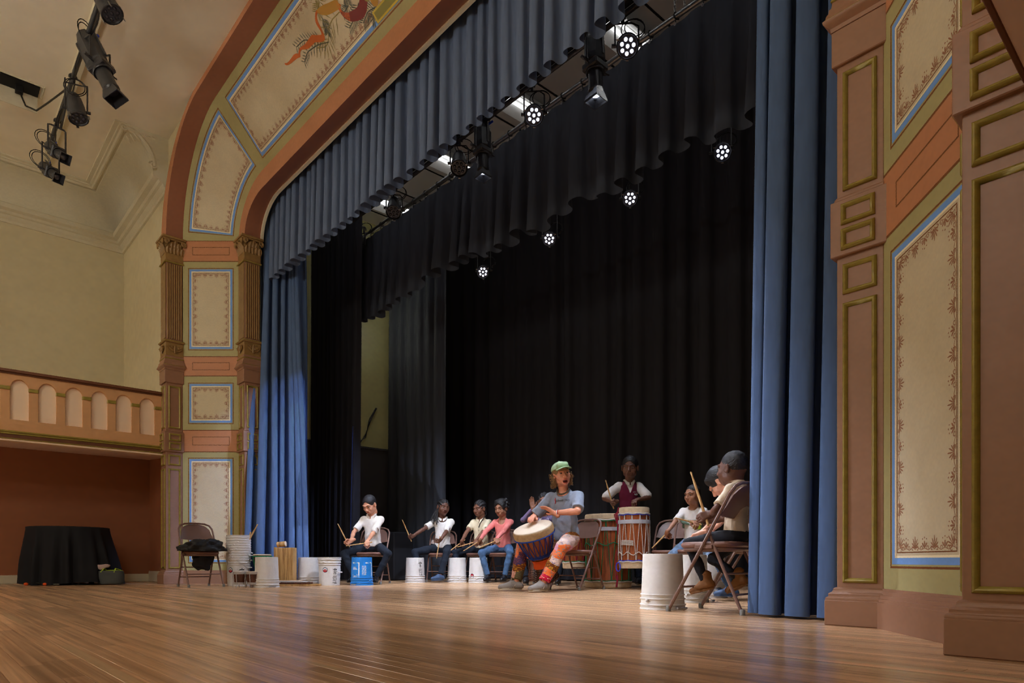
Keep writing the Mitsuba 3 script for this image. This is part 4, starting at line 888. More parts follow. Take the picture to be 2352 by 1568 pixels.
def djembe(lab, top, bot, R_, rope, shell, n=18, base='dark_wood', band=None, fur=True):
    k = thing('goblet_drum', lab, 'drum'); top, bot = np.array(top, float), np.array(bot, float); ax = top - bot; L = np.linalg.norm(ax); x, y, z = frame_of(ax); M = np.array([x, y, z]).T
    zt = L
    prof = [(R_ * .62, 0.0), (R_ * .66, .02), (R_ * .60, L * .12), (R_ * .46, L * .26), (R_ * .40, L * .36), (R_ * .46, L * .42), (R_ * .62, L * .52), (R_ * .80, L * .66), (R_ * .93, L * .85), (R_ * .98, L - .01)]
    zs, rs = [q[1] for q in prof], [q[0] for q in prof]; rf = lambda z: float(np.interp(z, zs, rs))
    fine = [(rf(z), z) for z in np.linspace(0, L * .40, 14)]
    place(k, 'foot', lathe(fine, 36), M, bot, 'mat_' + base)
    place(k, 'bowl', lathe([(rf(z), z) for z in np.linspace(L * .40, L - .012, 12)], 36), M, bot, 'mat_' + shell)
    place(k, 'skin', lathe([(0, zt), (R_ * .9, zt), (R_ * .985, zt - .004), (R_ * 1.01, zt - .014)], 40), M, bot, 'mat_skin_head')
    if fur: place(k, 'skin_edge', lathe([(R_ * 1.01, zt - .013), (R_ * 1.055, zt - .03), (R_ * 1.05, zt - .085), (R_ * 1.0, zt - .095)], 40), M, bot, 'mat_skin_edge_tan', label='hairy folded skin edge')
    place(k, 'hoop', hoop(R_ * 1.04, zt - (.095 if fur else .03), .008), M, bot, 'mat_' + rope)
    z0 = L * .47; ztop = zt - (.10 if fur else .035)
    for m in ropes(lambda q: rf(q) , z0, ztop, n, .0042, .008): place(k, 'rope', m, M, bot, 'mat_' + rope)
    for i in range(3): place(k, 'rope_ring', hoop(rf(z0) + .012, z0 + .016 * i, .0065, 30, .004, i), M, bot, 'mat_' + rope)
    for i in range(6):
        zc = L * (.04 + .036 * i); place(k, 'carved_groove', hoop(rf(zc) + .001, zc, .0028, 36, .006 if i % 2 else 0), M, bot, 'mat_black_matte')
    if band: place(k, 'band', lathe([(rf(L * q) + .012, L * q) for q in (.27, .31, .35, .39, .42)], 30), M, bot, 'mat_' + band, label='orange cloth band')
    return k
djembe('large tilted goblet drum with blue ropes between the knees of the man in the cap', (.235, 1.48, .69), (.20, 1.74, .115), .212, 'rope_blue', 'drum_wood', band='orange_cloth')
djembe('dark goblet drum with orange ropes in front of the girl behind the man', (-.98, 2.66, .715), (-.98, 2.70, .06), .16, 'rope_orange', 'dark_wood', fur=False)
djembe('small goblet drum with green and gold pattern behind the bongo drums', (-3.27, -.05, .41), (-3.27, -.05, .0), .115, 'rope_green', 'dark_wood', n=9, fur=False)
k = thing('bongo_drums', 'pair of dark bongo drums with chrome hoops in front of the bucket stack', 'bongo drums')
for (u, v), r in (((-2.93, -.46), .076), ((-2.80, -.34), .088)):
    pts = [(r * .80, .012), (r * .86, .03), (r * .95, .10), (r * .96, .155)]
    put(k, 'shell', mv(lathe(pts, 28), (u, v, .03)), 'mat_dark_wood', 40)
    put(k, 'skin', mv(lathe([(0, .197), (r * .95, .195), (r * 1.0, .188)], 28), (u, v, 0)), 'mat_skin_head', 40)
    put(k, 'hoop', mv(lathe([(r * 1.0, .160), (r * 1.05, .162), (r * 1.05, .190), (r * 1.0, .192)], 28), (u, v, 0)), 'mat_chrome', 40)
    put(k, 'bottom_ring', mv(lathe([(r * .86, .035), (r * .90, .036), (r * .90, .06), (r * .87, .062)], 28), (u, v, 0)), 'mat_chrome', 40)
    for i in range(5):
        a = i * 2 * PI / 5 + .4
        put(k, 'tension_rod', tube([(u + q * math.cos(a), v + q * math.sin(a), z) for q, z in ((r * 1.05, .17), (r * 1.16, .15), (r * 1.05, .10), (r * 1.02, .05), (r * 1.10, .02), (r * 1.06, .0))], .0045, 5), 'mat_chrome')
put(k, 'bridge', bx(-2.89, -2.84, -.42, -.38, .08, .12, .006), 'mat_dark_wood')

# ---------------------------------------------------------------- things around the buckets, left wall
k = thing('wooden_box', 'tall narrow unpainted wooden box beside the upturned buckets', 'box')
BXu, BXv, brz = -3.245, .26, heading(.743, -.669)
for i in range(4): put(k, 'board', mv(bx(-.12 + .06 * i, -.0615 + .06 * i, -.075, .075, 0, .50, .004), (BXu, BXv, 0), brz), 'mat_plain_wood')
put(k, 'end_board', mv(bx(.121, .135, -.08, .08, 0, .505, .003), (BXu, BXv, 0), brz), 'mat_plain_wood')
k = thing('wooden_cylinder', 'short pale wooden cylinder lying on the tall wooden box', 'shaker')
a_ = np.array([math.cos(brz), math.sin(brz), 0]); c_ = np.array([BXu, BXv, .541]) - np.array([.669, .743, 0]) * .06
put(k, 'body', cyl(c_ - a_ * .055 + np.array([0, 0, .01]), c_ + a_ * .055, .036, n=18), 'mat_plain_wood', 40)
put(k, 'end_cap', cyl(c_ - a_ * .06 + np.array([0, 0, .011]), c_ - a_ * .052 + np.array([0, 0, .01]), .037, n=18), 'mat_skin_head', 40)
for i, (w, d, h, z, mt, du, lab) in enumerate(((.62, .20, .022, 0, 'plain_wood', .06, 'bottom and longest flat board lying before the wooden box'), (.52, .17, .022, .023, 'dark_wood', .0, 'dark flat board second from the floor before the wooden box'), (.50, .16, .012, .046, 'strap_grey', -.02, 'grey topped flat board on the pile before the wooden box'), (.40, .12, .010, .059, 'skin_head', -.05, 'thin pale board on top of the pile before the wooden box'))):
    k = thing('flat_board', lab, 'board', 'flat boards on the floor')
    put(k, 'slab', mv(bx(-w / 2, w / 2, -d / 2, d / 2, z, z + h, .003), (-2.99 + du * .6, .22 + du, 0), heading(.743, -.669) + .10 - .04 * i), 'mat_' + mt)
TB = (-5.61, -1.83)
k = thing('draped_table', 'round table under a floor length black cloth by the dark brown wall', 'table')
put(k, 'tabletop', mv(lathe([(0, .755), (.475, .755), (.48, .765), (.475, .775), (0, .775)], 40), (*TB, 0)), 'mat_dark_wood', 40)
put(k, 'pedestal', cyl((*TB, .0), (*TB, .755), .05), 'mat_black_paint')
for a in range(3): put(k, 'table_foot', bx(*sorted((TB[0], TB[0] + .33 * math.cos(a * 2.1))), TB[1] + .33 * math.sin(a * 2.1) - .02, TB[1] + .33 * math.sin(a * 2.1) + .02, 0, .03), 'mat_black_paint')
k = thing('tablecloth', 'floor length black cloth draped over the round table by the dark brown wall', 'tablecloth')
na, nz_ = 180, 16; aa = np.linspace(0, 2 * PI, na + 1); G = np.zeros((nz_ + 3, na + 1, 3))
fw = meshkit.noise(np.stack([np.cos(aa) * 3.2, np.sin(aa) * 3.2, aa * 0], 1), 4)
for i in range(nz_ + 3):
    if i < 3: r, z = (.0, .3, .475)[i], .786
    else:
        q = (i - 3) / (nz_ - 1); z = .782 - .772 * q
        r = .490 + (.05 + .13 * np.clip(np.cos(aa - .85), 0, 1) ** 2) * q + .05 * min(1, q * 1.6) * np.cos(aa * 15 + 5 * fw) * (.4 + fw)
    G[i, :, 0] = TB[0] + r * np.cos(aa); G[i, :, 1] = TB[1] + r * np.sin(aa); G[i, :, 2] = z + (0 if i < 3 else .02 * np.sin(aa * 3 + 1) * ((i - 3) / (nz_ - 1)) + .01 * ((i - 3) / (nz_ - 1)))
put(k, 'cloth', grid_mesh(G), 'mat_black_cloth', True)
chair('brown folding chair with a black jacket on its seat, left of the bucket stack', (-3.47, -.76), heading(1, 0), 'brown folding chairs')
k = thing('folding_chair', 'folded brown chair leaning behind the black draped table', 'chair', 'brown folding chairs'); used['folding_chair'] -= 0
Mf = np.eye(4); Mf[:3, :3] = np.array([[.10, 0, 1.0], [0, -1.0, 0], [1.0, 0, -.10]]).T @ np.diag([1, 1, 1]) if False else np.stack([np.array([.12, 0, .99]), np.array([.11, 0, -.014]), np.array([0, -1.0, 0])], 1); Mf[:3, 3] = [-6.35, -1.40, .235]
for part, ds in CH.items():
    for (d,) in ds: put_at(k, part, d, M=Mf.tolist())
k = thing('gym_bag', 'grey gym bag with lime straps on the floor beside the draped table', 'bag')
GBp = (-4.99, -1.44); brz = heading(.743, -.669)
bodyb = superpad(.34, .18, .18, 32, 10, 2.6); vb = np.asarray(bodyb.vertices).copy(); vb += .012 * (meshkit.noise(vb * 18, 3)[:, None] - .5) * np.sign(vb); bodyb = tm(vb, bodyb.faces)
put(k, 'body', mv(bodyb, (*GBp, .10), brz), 'mat_bag_grey', True)
for s in (-.10, .10): put(k, 'strap', mv(tube([(s, -.095, .04), (s, -.105, .12), (s * .9, -.06, .20), (s * .8, .03, .22), (s * .9, .08, .17)], .009, 6), (*GBp, 0), brz), 'mat_lime', label='lime strap')
put(k, 'zip', mv(tube([(-.15, -.02, .188), (0, -.02, .196), (.15, -.02, .188)], .006, 6), (*GBp, 0), brz), 'mat_lime')
put(k, 'end_strap', mv(tube([(.165, -.05, .05), (.185, -.03, .12), (.165, 0, .17)], .010, 6), (*GBp, 0), brz), 'mat_lime')
k = thing('towel', 'crumpled pinkish towel lying on the gym bag', 'towel')
tw = superpad(.20, .12, .05, 28, 8, 2.2); vt = np.asarray(tw.vertices).copy(); vt[:, 2] += .05 * (meshkit.noise(vt * 22, 9) - .5) + .25 * np.abs(vt[:, 0]) * (vt[:, 0] < 0); put(k, 'cloth', mv(tm(vt, tw.faces), (GBp[0] - .09, GBp[1] - .09, .235), brz + .3), 'mat_towel', True)
k = thing('cable_coil', 'loose dark cables lying on the floor before the draped table', 'cable')
for i in range(4): put(k, 'cable', tube([(-5.18 - .10 * i + .22 * math.cos(a + i), -1.86 - .1 * i + .20 * math.sin(a * 1.0 + i), .008 + .010 * i) for a in np.linspace(0, 5, 26)], .006, 5), 'mat_cable' if i != 1 else 'mat_steel')
for i in range(2):
    k = thing('table_glide', 'small orange red foot peeping from under the black tablecloth, ' + ('left one' if i == 0 else 'right one'), 'table foot', 'orange feet under the tablecloth')
    put(k, 'cap', sphere(((-5.36, -2.34, .02), (-5.16, -2.16, .02))[i], (.028, .028, .02), 6), 'mat_orange_cloth', True)
k = thing('jacket', 'crumpled black jacket with white stripes heaped on a brown folding chair', 'jacket')
m = trimesh.creation.icosphere(4); v = np.asarray(m.vertices).copy(); ff = meshkit.fbm(v * 2.6, 3, 5)[:, None]; v = v * (.72 + .75 * ff); v *= [.26, .22, .11]; v[:, 2] = np.where(v[:, 2] < -.004, -.004 + .05 * v[:, 2], v[:, 2]); v[:, 2] *= 1 + .6 * v[:, 1] / .2; v += [.0, .02, .006]
crz = heading(1, 0); JP = (-3.45, -.76)
put(k, 'bundle', mv(tm(v, m.faces), (*JP, .448), crz), 'mat_jacket_black', True)
sl = trimesh.creation.icosphere(3); v2 = np.asarray(sl.vertices).copy(); v2 = v2 * (.7 + .7 * meshkit.fbm(v2 * 2.2, 2, 8)[:, None]) * [.12, .045, .12]
put(k, 'hanging_sleeve', mv(tm(v2, sl.faces), (JP[0] + .0, JP[1] + .03, .325), crz), 'mat_jacket_black', True)
for i in range(3): put(k, 'white_stripe', mv(tube([(.04 + .028 * i, -.04, .070), (.05 + .028 * i, .04, .098), (.06 + .028 * i, .12, .105)], .007, 6), (JP[0], JP[1], .451), crz), 'mat_print_white')
k = thing('black_box', 'black covered box standing behind the boy at the left end of the row', 'box')
put(k, 'cover', bx(-4.42, -4.02, 2.42, 2.80, 0, .80, .02), 'mat_black_cloth')
k = thing('wall_cable', 'thin black cable looping down the yellow green stage wall', 'cable')
for i in range(3): put(k, 'strand', tube([(-5.605, 3.04 - .01 * i, 3.18), (-5.60, 2.92 - .02 * i, 2.95), (-5.60, 2.80, 2.66 - .03 * i), (-5.60, 2.70 - .02 * i, 2.50), (-5.60, 2.60, 2.445 + .02 * i), (-5.60, 2.66, 2.47)], .007, 5), 'mat_cable')
k = thing('rope_cord', 'thin pale cord hanging down in front of the black leg curtain', 'cord')
put(k, 'cord', tube([(-3.92, 1.62, 2.4), (-3.96, 1.62, 1.5), (-4.0, 1.62, .5)], .003, 5), 'mat_rope_blue')

# ---------------------------------------------------------------- people: bodies as one field of blended bones, meshed with surface nets
class Field:
    def __init__(s, lo, hi, h):
        s.lo = np.asarray(lo, float); s.h = h; s.n = np.ceil((np.asarray(hi) - s.lo) / h).astype(int) + 1
        s.F = np.full(s.n, .06, np.float32)
    def blk(s, lo, hi):
        a = np.clip(np.floor((lo - s.lo) / s.h).astype(int), 0, s.n - 1); b = np.clip(np.ceil((hi - s.lo) / s.h).astype(int) + 1, 1, s.n)
        sl = tuple(slice(i, j) for i, j in zip(a, b)); g = [(s.lo[k] + s.h * np.arange(a[k], b[k])).astype(np.float32) for k in range(3)]
        return sl, g[0][:, None, None], g[1][None, :, None], g[2][None, None, :]
    def mixin(s, sl, d, k, sub):
        F = s.F[sl]
        if sub: F, d = -F, d
        hh = np.clip(.5 + .5 * (F - d) / k, 0, 1); o = F * (1 - hh) + d * hh - k * hh * (1 - hh)
        s.F[sl] = -o if sub else o
    def cone(s, a, b, ra, rb, k=.02, sub=False):
        a, b = np.asarray(a, float), np.asarray(b, float); m = max(ra, rb) + k + .03
        sl, X, Y, Z = s.blk(np.minimum(a, b) - m, np.maximum(a, b) + m); v = b - a; L = max(v @ v, 1e-9)
        t = np.clip(((X - a[0]) * v[0] + (Y - a[1]) * v[1] + (Z - a[2]) * v[2]) / L, 0, 1)
        d = np.sqrt((X - a[0] - t * v[0]) ** 2 + (Y - a[1] - t * v[1]) ** 2 + (Z - a[2] - t * v[2]) ** 2) - (ra + (rb - ra) * t)
        s.mixin(sl, d, k, sub); return s
    def chain(s, pts, rs, k=.02):
        for a, b, p, q in zip(pts[:-1], pts[1:], rs[:-1], rs[1:]): s.cone(a, b, p, q, k)
        return s
    def ell(s, c, r, k=.02, M=None, sub=False):
        c, r = np.asarray(c, float), np.asarray(r, float) * np.ones(3); m = r.max() + k + .03
        sl, X, Y, Z = s.blk(c - m, c + m); q = [X - c[0], Y - c[1], Z - c[2]]
        if M is not None: q = [M[0, i] * q[0] + M[1, i] * q[1] + M[2, i] * q[2] for i in range(3)]
        e = np.sqrt((q[0] / r[0]) ** 2 + (q[1] / r[1]) ** 2 + (q[2] / r[2]) ** 2); e2 = np.sqrt((q[0] / r[0] ** 2) ** 2 + (q[1] / r[1] ** 2) ** 2 + (q[2] / r[2] ** 2) ** 2) + 1e-6
        s.mixin(sl, (e * (e - 1) / e2), k, sub); return s
    def cut(s, p, n):          # keep the side that n points away from
        sl, X, Y, Z = s.blk(s.lo, s.lo + s.h * s.n); n = np.asarray(n, float) / np.linalg.norm(n)
        s.F = np.maximum(s.F, (X - p[0]) * n[0] + (Y - p[1]) * n[1] + (Z - p[2]) * n[2]); return s
    def ripple(s, amp, fx, seed):
        sl, X, Y, Z = s.blk(s.lo, s.lo + s.h * s.n); near = np.argwhere(np.abs(s.F) < .04)
        P = s.lo + near * s.h; w = meshkit.noise(P * fx, seed) + .5 * meshkit.noise(P * np.asarray(fx) * 2.3, seed + 3)
        w = 1 - np.abs(w / .75 - 1) * 2
        s.F[tuple(near.T)] += amp * w.astype(np.float32); return s
    def mesh(s):
        F = s.F; I = F < 0; n = np.array(F.shape)
        c = [I[i:n[0] - 1 + i, j:n[1] - 1 + j, k:n[2] - 1 + k] for i in (0, 1) for j in (0, 1) for k in (0, 1)]
        act = np.logical_or.reduce(c) & ~np.logical_and.reduce(c); ix = np.argwhere(act); idx = np.full(act.shape, -1); idx[act] = np.arange(len(ix))
        off = np.array([(i, j, k) for i in (0, 1) for j in (0, 1) for k in (0, 1)]); val = F[tuple((ix[:, None] + off[None]).transpose(2, 0, 1))]
        acc = np.zeros((len(ix), 3)); cnt = np.zeros(len(ix))
        for a in range(8):
            for b in range(a + 1, 8):
                if np.abs(off[a] - off[b]).sum() != 1: continue
                va, vb = val[:, a], val[:, b]; x = (va < 0) != (vb < 0); t = np.where(x, va / np.where(x, va - vb, 1), 0)
                acc += x[:, None] * (off[a] + t[:, None] * (off[b] - off[a])); cnt += x
        V = s.lo + (ix + acc / cnt[:, None]) * s.h; Q = []
        for ax in range(3):
            b1, b2 = [(1, 2), (2, 0), (0, 1)][ax]; e = np.zeros(3, int); e[ax] = 1
            lo_ = [slice(1, None)] * 3; hi_ = [slice(1, None)] * 3; lo_[ax] = slice(0, -1)
            A = I[tuple(lo_)]; B = I[tuple(slice(1, None) for _ in range(3))]
            A = A[tuple(slice(0, m - 1) for m in n)] if False else A
            base = np.argwhere(A != B); 
            st = np.ones(3, int); st[ax] = 0; p = base + st
            ok = (p[:, b1] < n[b1] - 1) & (p[:, b2] < n[b2] - 1) & (p[:, ax] < n[ax] - 1); p = p[ok]
            u1 = np.zeros(3, int); u1[b1] = 1; u2 = np.zeros(3, int); u2[b2] = 1
            q = np.stack([idx[tuple((p - u1 - u2).T)], idx[tuple((p - u2).T)], idx[tuple(p.T)], idx[tuple((p - u1).T)]], 1)
            fl = I[tuple(p.T)]; q[~fl] = q[~fl][:, ::-1]; Q.append(q[(q >= 0).all(1)])
        q = np.vstack(Q); return tm(V, np.vstack([q[:, [0, 1, 2]], q[:, [0, 2, 3]]]))
nrm = lambda v: np.asarray(v, float) / (np.linalg.norm(v) + 1e-12)
def ik(a, b, l1, l2, pole):
    a, b = np.asarray(a, float), np.asarray(b, float); d = b - a; D = min(np.linalg.norm(d), (l1 + l2) * .999); u = nrm(d)
    x = (l1 ** 2 - l2 ** 2 + D ** 2) / (2 * D); h = math.sqrt(max(l1 ** 2 - x ** 2, 0)); p = np.asarray(pole, float); p = nrm(p - u * (p @ u))
    return a + u * x + p * h, a + u * D
def hand_mesh(w, f, n, curl_, right, k):
    """palm, four fingers and a thumb; f to the fingertips, n out of the palm"""
    f = nrm(f); n = nrm(np.asarray(n, float) - f * (np.dot(n, f))); sd = np.cross(f, n) * (1 if right else -1)
    F_ = Field(w - .19 * k, w + .19 * k, .0042)
    P = lambda a, b, c: w + (f * a + sd * b + n * c) * k
    for i in range(4):
        b = .028 - .0185 * i; F_.cone(P(-.01, b * .55, 0), P(.082 - .006 * abs(i - 1), b, 0), .017 * k, .0125 * k, .012)
        d = f.copy(); p = P(.082 - .006 * abs(i - 1), b, 0); L = (.93, 1.05, 1.0, .8)[i]
        for j, (ln, bend) in enumerate(((.040, 50), (.026, 75), (.021, 45))):
            d = rot(np.cross(d, n), math.radians(bend * curl_ + (4 if j else 0))) @ d; q = p + d * ln * L * k
            F_.cone(p, q, (.0098 - .0009 * j) * k, (.0092 - .0010 * j) * k, .003); p = q
    t1 = P(.02, .026, .008); t2 = t1 + nrm(f * .7 + sd * (.8 - .35 * curl_) + n * (.2 + .4 * curl_)) * .042 * k; t3 = t2 + nrm(f * .9 + sd * (.25 - .6 * curl_) + n * (.1 + .45 * curl_)) * .032 * k
    F_.cone(P(-.005, .012, 0), t1, .018 * k, .016 * k, .01); F_.chain([t1, t2, t3], [.014 * k, .0115 * k, .009 * k], .006)
    F_.cone(w - f * .05 * k, P(.01, 0, 0), .026 * k, .024 * k, .012)
    return F_.mesh()
def grip(sd, n, right):
    """finger direction for a fist whose thumb side points along sd with the palm facing n"""
    sd = nrm(sd); n = nrm(np.asarray(n, float) - sd * np.dot(n, sd)); return (np.cross(n, sd) if right else np.cross(sd, n)), n

mat('eye_white', (178, 168, 158), .25, .5); mat('iris', (40, 26, 18), .15, .6); mat('teeth', (236, 230, 216), .3, .5); mat('mouth_dark', (70, 22, 22), .5, .3)
mat('hair_black', (20, 18, 19), .5, .4, bump=lambda p, n, uv: fbm(p.x * 260, p.y * 260, p.z * 130, 2), bscale=.004)
mat('hair_brown', mottled((128, 98, 62), .5, 60), .55, .4)
def skinmat(nm, c):
    a = [float(q) for q in lin(c)]
    def fn(p, n, uv): return mi.Color3f(a) * (.9 + .2 * fbm(p.x * 28, p.y * 28, p.z * 28, 3))
    mat('skin_' + nm, fn, .48, .35); mat('lips_' + nm, tuple(np.array(c) * (.86, .60, .60)), .4, .4)
for nm, c in (('dark', (112, 74, 56)), ('deep', (92, 60, 46)), ('brown', (146, 102, 78)), ('tan', (206, 150, 120)), ('pink', (222, 152, 122)), ('fair', (222, 164, 138))): skinmat(nm, c)
def cloth(nm, c, amt=.06, rough=.85): mat('cloth_' + nm, mottled(c, amt, 25), rough, .15, sheen=.3)
cloth('white', (226, 224, 222)); cloth('cream', (222, 210, 180)); cloth('pink', (222, 128, 122)); cloth('heather', (140, 149, 164), .16); cloth('collar', (84, 80, 66)); cloth('maroon', (92, 26, 50)); cloth('navy', (30, 36, 46)); cloth('black', (26, 26, 30)); cloth('jeans', (66, 92, 124), .3); cloth('light_jeans', (120, 146, 178), .3); cloth('beige', (206, 188, 162)); cloth('cap_green', (170, 200, 160)); cloth('cap_under', (112, 138, 100)); cloth('print', (96, 84, 112), .5)
mat('shoe_black', (22, 22, 25), .4, .5); mat('shoe_grey', mottled((148, 142, 136), .12, 30), .7, .2); mat('boot_tan', mottled((108, 70, 36), .14, 25), .75, .2); mat('sole_brown', (110, 74, 40), .7, .2); mat('sole_pale', (196, 186, 166), .6, .3); mat('shoe_blue', (58, 78, 108), .55, .3); mat('shirt_print', mottled((110, 134, 118), .3, 30), .8, .15)
def patch(p, n, uv):
    """patchwork of wax prints: bands down the leg, each with a motif of its own"""
    w = .03 * dr.sin(p.x * 22 + p.y * 9); b = (p.z + w + .10 * p.y) / .075; row = dr.floor(b); r = cell_rand(row, dr.floor(p.x * 5 + row * .4), 3.0)
    d1, d2, c = mikit.voronoi((p.x - p.y) * 55 + row * 7, p.z * 55 + p.y * 20)
    L = lambda q: mi.Color3f([float(x) for x in lin(q)])
    pal = [((198, 34, 62), (238, 214, 196)), ((226, 104, 40), (60, 50, 90)), ((236, 224, 204), (176, 40, 52)), ((220, 160, 50), (112, 60, 30)), ((58, 66, 140), (232, 200, 180)), ((176, 52, 120), (250, 220, 230)), ((74, 150, 176), (240, 120, 60)), ((130, 118, 84), (90, 80, 56))]
    out = mi.Color3f(0)
    for i, (a, e) in enumerate(pal):
        on = (r >= i / 8) & (r < (i + 1) / 8 + (1 if i == 7 else 0)); m = smoothstep(.20, .26, d1) if i % 3 == 0 else smoothstep(.03, .10, d2 - d1) if i % 3 == 1 else smoothstep(-.2, .2, dr.sin(d1 * 26))
        out = dr.select(on, mix(L(a), L(e), m if i != 0 else 1 - m), out)
    return out
mat('patchwork', patch, .85, .15)

def decal(mesh, polys, o, xd, zd, nd, lift=.003):
    """lay flat shapes on a garment: each point keeps its place along xd, zd and takes the garment's height along nd"""
    from scipy.spatial import cKDTree
    V = np.asarray(mesh.vertices); xd, zd, nd = nrm(xd), nrm(zd), nrm(nd); rel = V - o; h = rel @ nd; sel = h > -.02; rel, h = rel[sel], h[sel]
    tr = cKDTree(np.stack([rel @ xd, rel @ zd], 1)); ms = []
    for g in polys:
        v, f = flat_poly(g.segmentize(.01)); d, i = tr.query(v, k=6); hh = h[i].max(1) * .5 + h[i].mean(1) * .5
        ms.append(tm(o + v[:, :1] * xd + v[:, 1:] * zd + (hh + lift)[:, None] * nd, f))
    return cat(ms)
def shift(polys, dx, dy, s=1.0): return [affinity.translate(affinity.scale(p, s, s, origin=(0, 0)), dx, dy) for p in polys]

def person(lab, pos, rz, k, hs, skin, pel, lean=0., side=0., twist=0., look=(0, 0, 0), R=None, L=None, kneeR=None, kneeL=None, ankR=None, ankL=None, toeR=(0, 1, 0), toeL=(0, 1, 0),
           hair='short', haircol='black', shirt='white', sleeve=.5, trousers='black', shoe='black', sole='black', mouth=0., neckdrop=0., hem=-.005, collar=True, leg_fit=1.0, smile=0, vest=None, boots=False, rest=.015, headdrop=.0):
    K = thing('person', lab, 'person')
    Mz = rot((0, 0, 1), rz); P0 = np.array([pos[0], pos[1], 0.0]); W = lambda p: P0 + Mz @ np.asarray(p, float)
    def out(part, m, mt, sm=True, par=None, **kw): return put(par or K, part, tm(np.asarray(m.vertices) @ Mz.T + P0, m.faces), mt, sm, **kw)
    pel = np.array(pel, float); U = nrm((math.sin(side), math.sin(lean), math.cos(lean))); Fw = rot(U, -twist) @ nrm(np.array([0, 1, 0]) - U * U[1]); Rv = np.cross(Fw, U)
    T_ = lambda x, y, z: pel + (Rv * x + Fw * y + U * z) * k
    neck = T_(0, -.005, .50); sw = .150 if k >= .96 else .138; sh = {1: T_(sw, -.01, .430), -1: T_(-sw, -.01, .430)}; hip = {1: pel + np.array([.085, .01, -.01]) * k, -1: pel + np.array([-.085, .01, -.01]) * k}
    # arms, legs
    J = {}
    for s, spec in ((1, R), (-1, L)):
        e, w = ik(sh[s], spec['w'], .275 * k, .245 * k, spec.get('pole', (s * .5, -.6, -.6))); J[s] = (e, w)
    G = {}
    for s, kn, an in ((1, kneeR, ankR), (-1, kneeL, ankL)):
        G[s] = ik(hip[s], an, .43 * k, .415 * k, kn)
    # head frame
    yaw, pitch, roll = (math.radians(q) for q in look)
    Hd = Mh = np.array([Rv, Fw, U]).T @ rot((0, 0, 1), -yaw) @ rot((1, 0, 0), pitch) @ rot((0, 1, 0), roll)
    hc_ = neck + U * (.040 * k + .076 * hs - headdrop - (.012 if k < 1 else 0)) + Fw * .035 * hs + Mh @ np.array([0, .0, .04]) * hs
    ax_, az_ = (1.05, .92) if k < 1 else (1, 1)
    h = lambda x, y, z: hc_ + Mh @ (np.array([x * ax_, y, z * (az_ if z < 0 else 1)]) * hs)
    # --- bare body
    kk = k * (.90 if k < .96 else 1.0)
    allp = np.array([pel, neck, *sh.values()] + [q for v in J.values() for q in v] + [q for v in G.values() for q in v] + list(hip.values()))
    lo, hi = allp.min(0) - .2 * k, allp.max(0) + .2 * k
    B = Field(lo, hi, .0085)
    B.ell(T_(0, 0, .02), np.array([.135, .10, .10]) * kk, .03, np.array([Rv, Fw, U]).T); B.ell(T_(0, .005, .18), np.array([.115, .085, .15]) * kk, .04, np.array([Rv, Fw, U]).T); B.ell(T_(0, 0, .34), np.array([.135, .095, .15]) * kk, .04, np.array([Rv, Fw, U]).T)
    B.cone(sh[1], sh[-1], .050 * kk, .050 * kk, .04); B.cone(neck - U * .03, hc_ - Mh @ np.array([0, .02, .06]) * hs, .050 * (k + hs) / 2, .046 * hs, .03)
    for s in (1, -1):
        e, w = J[s]; B.chain([sh[s], sh[s] + (e - sh[s]) * .5, e, e + (w - e) * .3, w], np.array([.044, .040, .034, .035, .025]) * kk * (.8 if sleeve > .95 else 1), .012)
        kn, an = G[s]; B.chain([hip[s], kn, kn + (an - kn) * .35, an], np.array([.075, .05, .048, .034]) * kk * .82, .015)
    parts_ = [B.mesh()]
    # --- head
    H = Field(hc_ - .17 * hs, hc_ + .17 * hs, .0036)
    e3 = Mh
    H.ell(h(0, -.018, .028), np.array([.074, .090, .086]) * hs, .02, e3); H.ell(h(0, .022, -.028), np.array([.060, .066, .078]) * hs, .03, e3); H.ell(h(0, .050, -.082), np.array([.030, .026, .026]) * hs, .03, e3)
    for s in (1, -1):
        H.ell(h(s * .038, .052, -.030), np.array([.026, .024, .026]) * hs, .02, e3); H.ell(h(s * .044, .0, -.062), np.array([.020, .032, .026]) * hs, .025, e3)
        H.cone(h(s * .012, .083, .026), h(s * .046, .066, .026), .010 * hs, .009 * hs, .012); H.ell(h(s * .031, .094, .008), np.array([.017, .014, .011]) * hs, .010, e3, True)
        H.ell(h(s * .0755, -.006, -.006), np.array([.009, .019, .030]) * hs, .006, e3); H.ell(h(s * .084, -.002, -.004), np.array([.006, .011, .018]) * hs, .005, e3, True)
        H.ell(h(s * .012, .094, -.032), np.array([.0095, .010, .0085]) * hs, .007, e3)
    H.cone(h(0, .082, .012), h(0, .101, -.024), .008 * hs, .0125 * hs, .010)
    o = mouth
    H.cone(h(-.020, .077, -.058), h(.020, .077, -.058), .010 * hs, .010 * hs, .012); H.cone(h(-.018, .075 - .012 * o, -.070 - .020 * o), h(.018, .075 - .012 * o, -.070 - .020 * o), .0095 * hs, .0095 * hs, .012)
    if o > 0: H.ell(h(0, .088, -.064 - .010 * o), np.array([.024 + .006 * o, .024, .008 + .014 * o]) * hs, .006, e3, True)
    H.cone(h(0, -.025, -.05), hc_ - Mh @ np.array([0, .03, .12]) * hs, .048 * hs, .044 * hs, .03)
    parts_.append(H.mesh())
    for s, spec in ((1, R), (-1, L)): parts_.append(hand_mesh(J[s][1], spec['f'], spec['n'], spec.get('c', .5), s > 0, (k + 1) / 2 * .98))
    out('body', cat(parts_), 'mat_skin_' + skin)
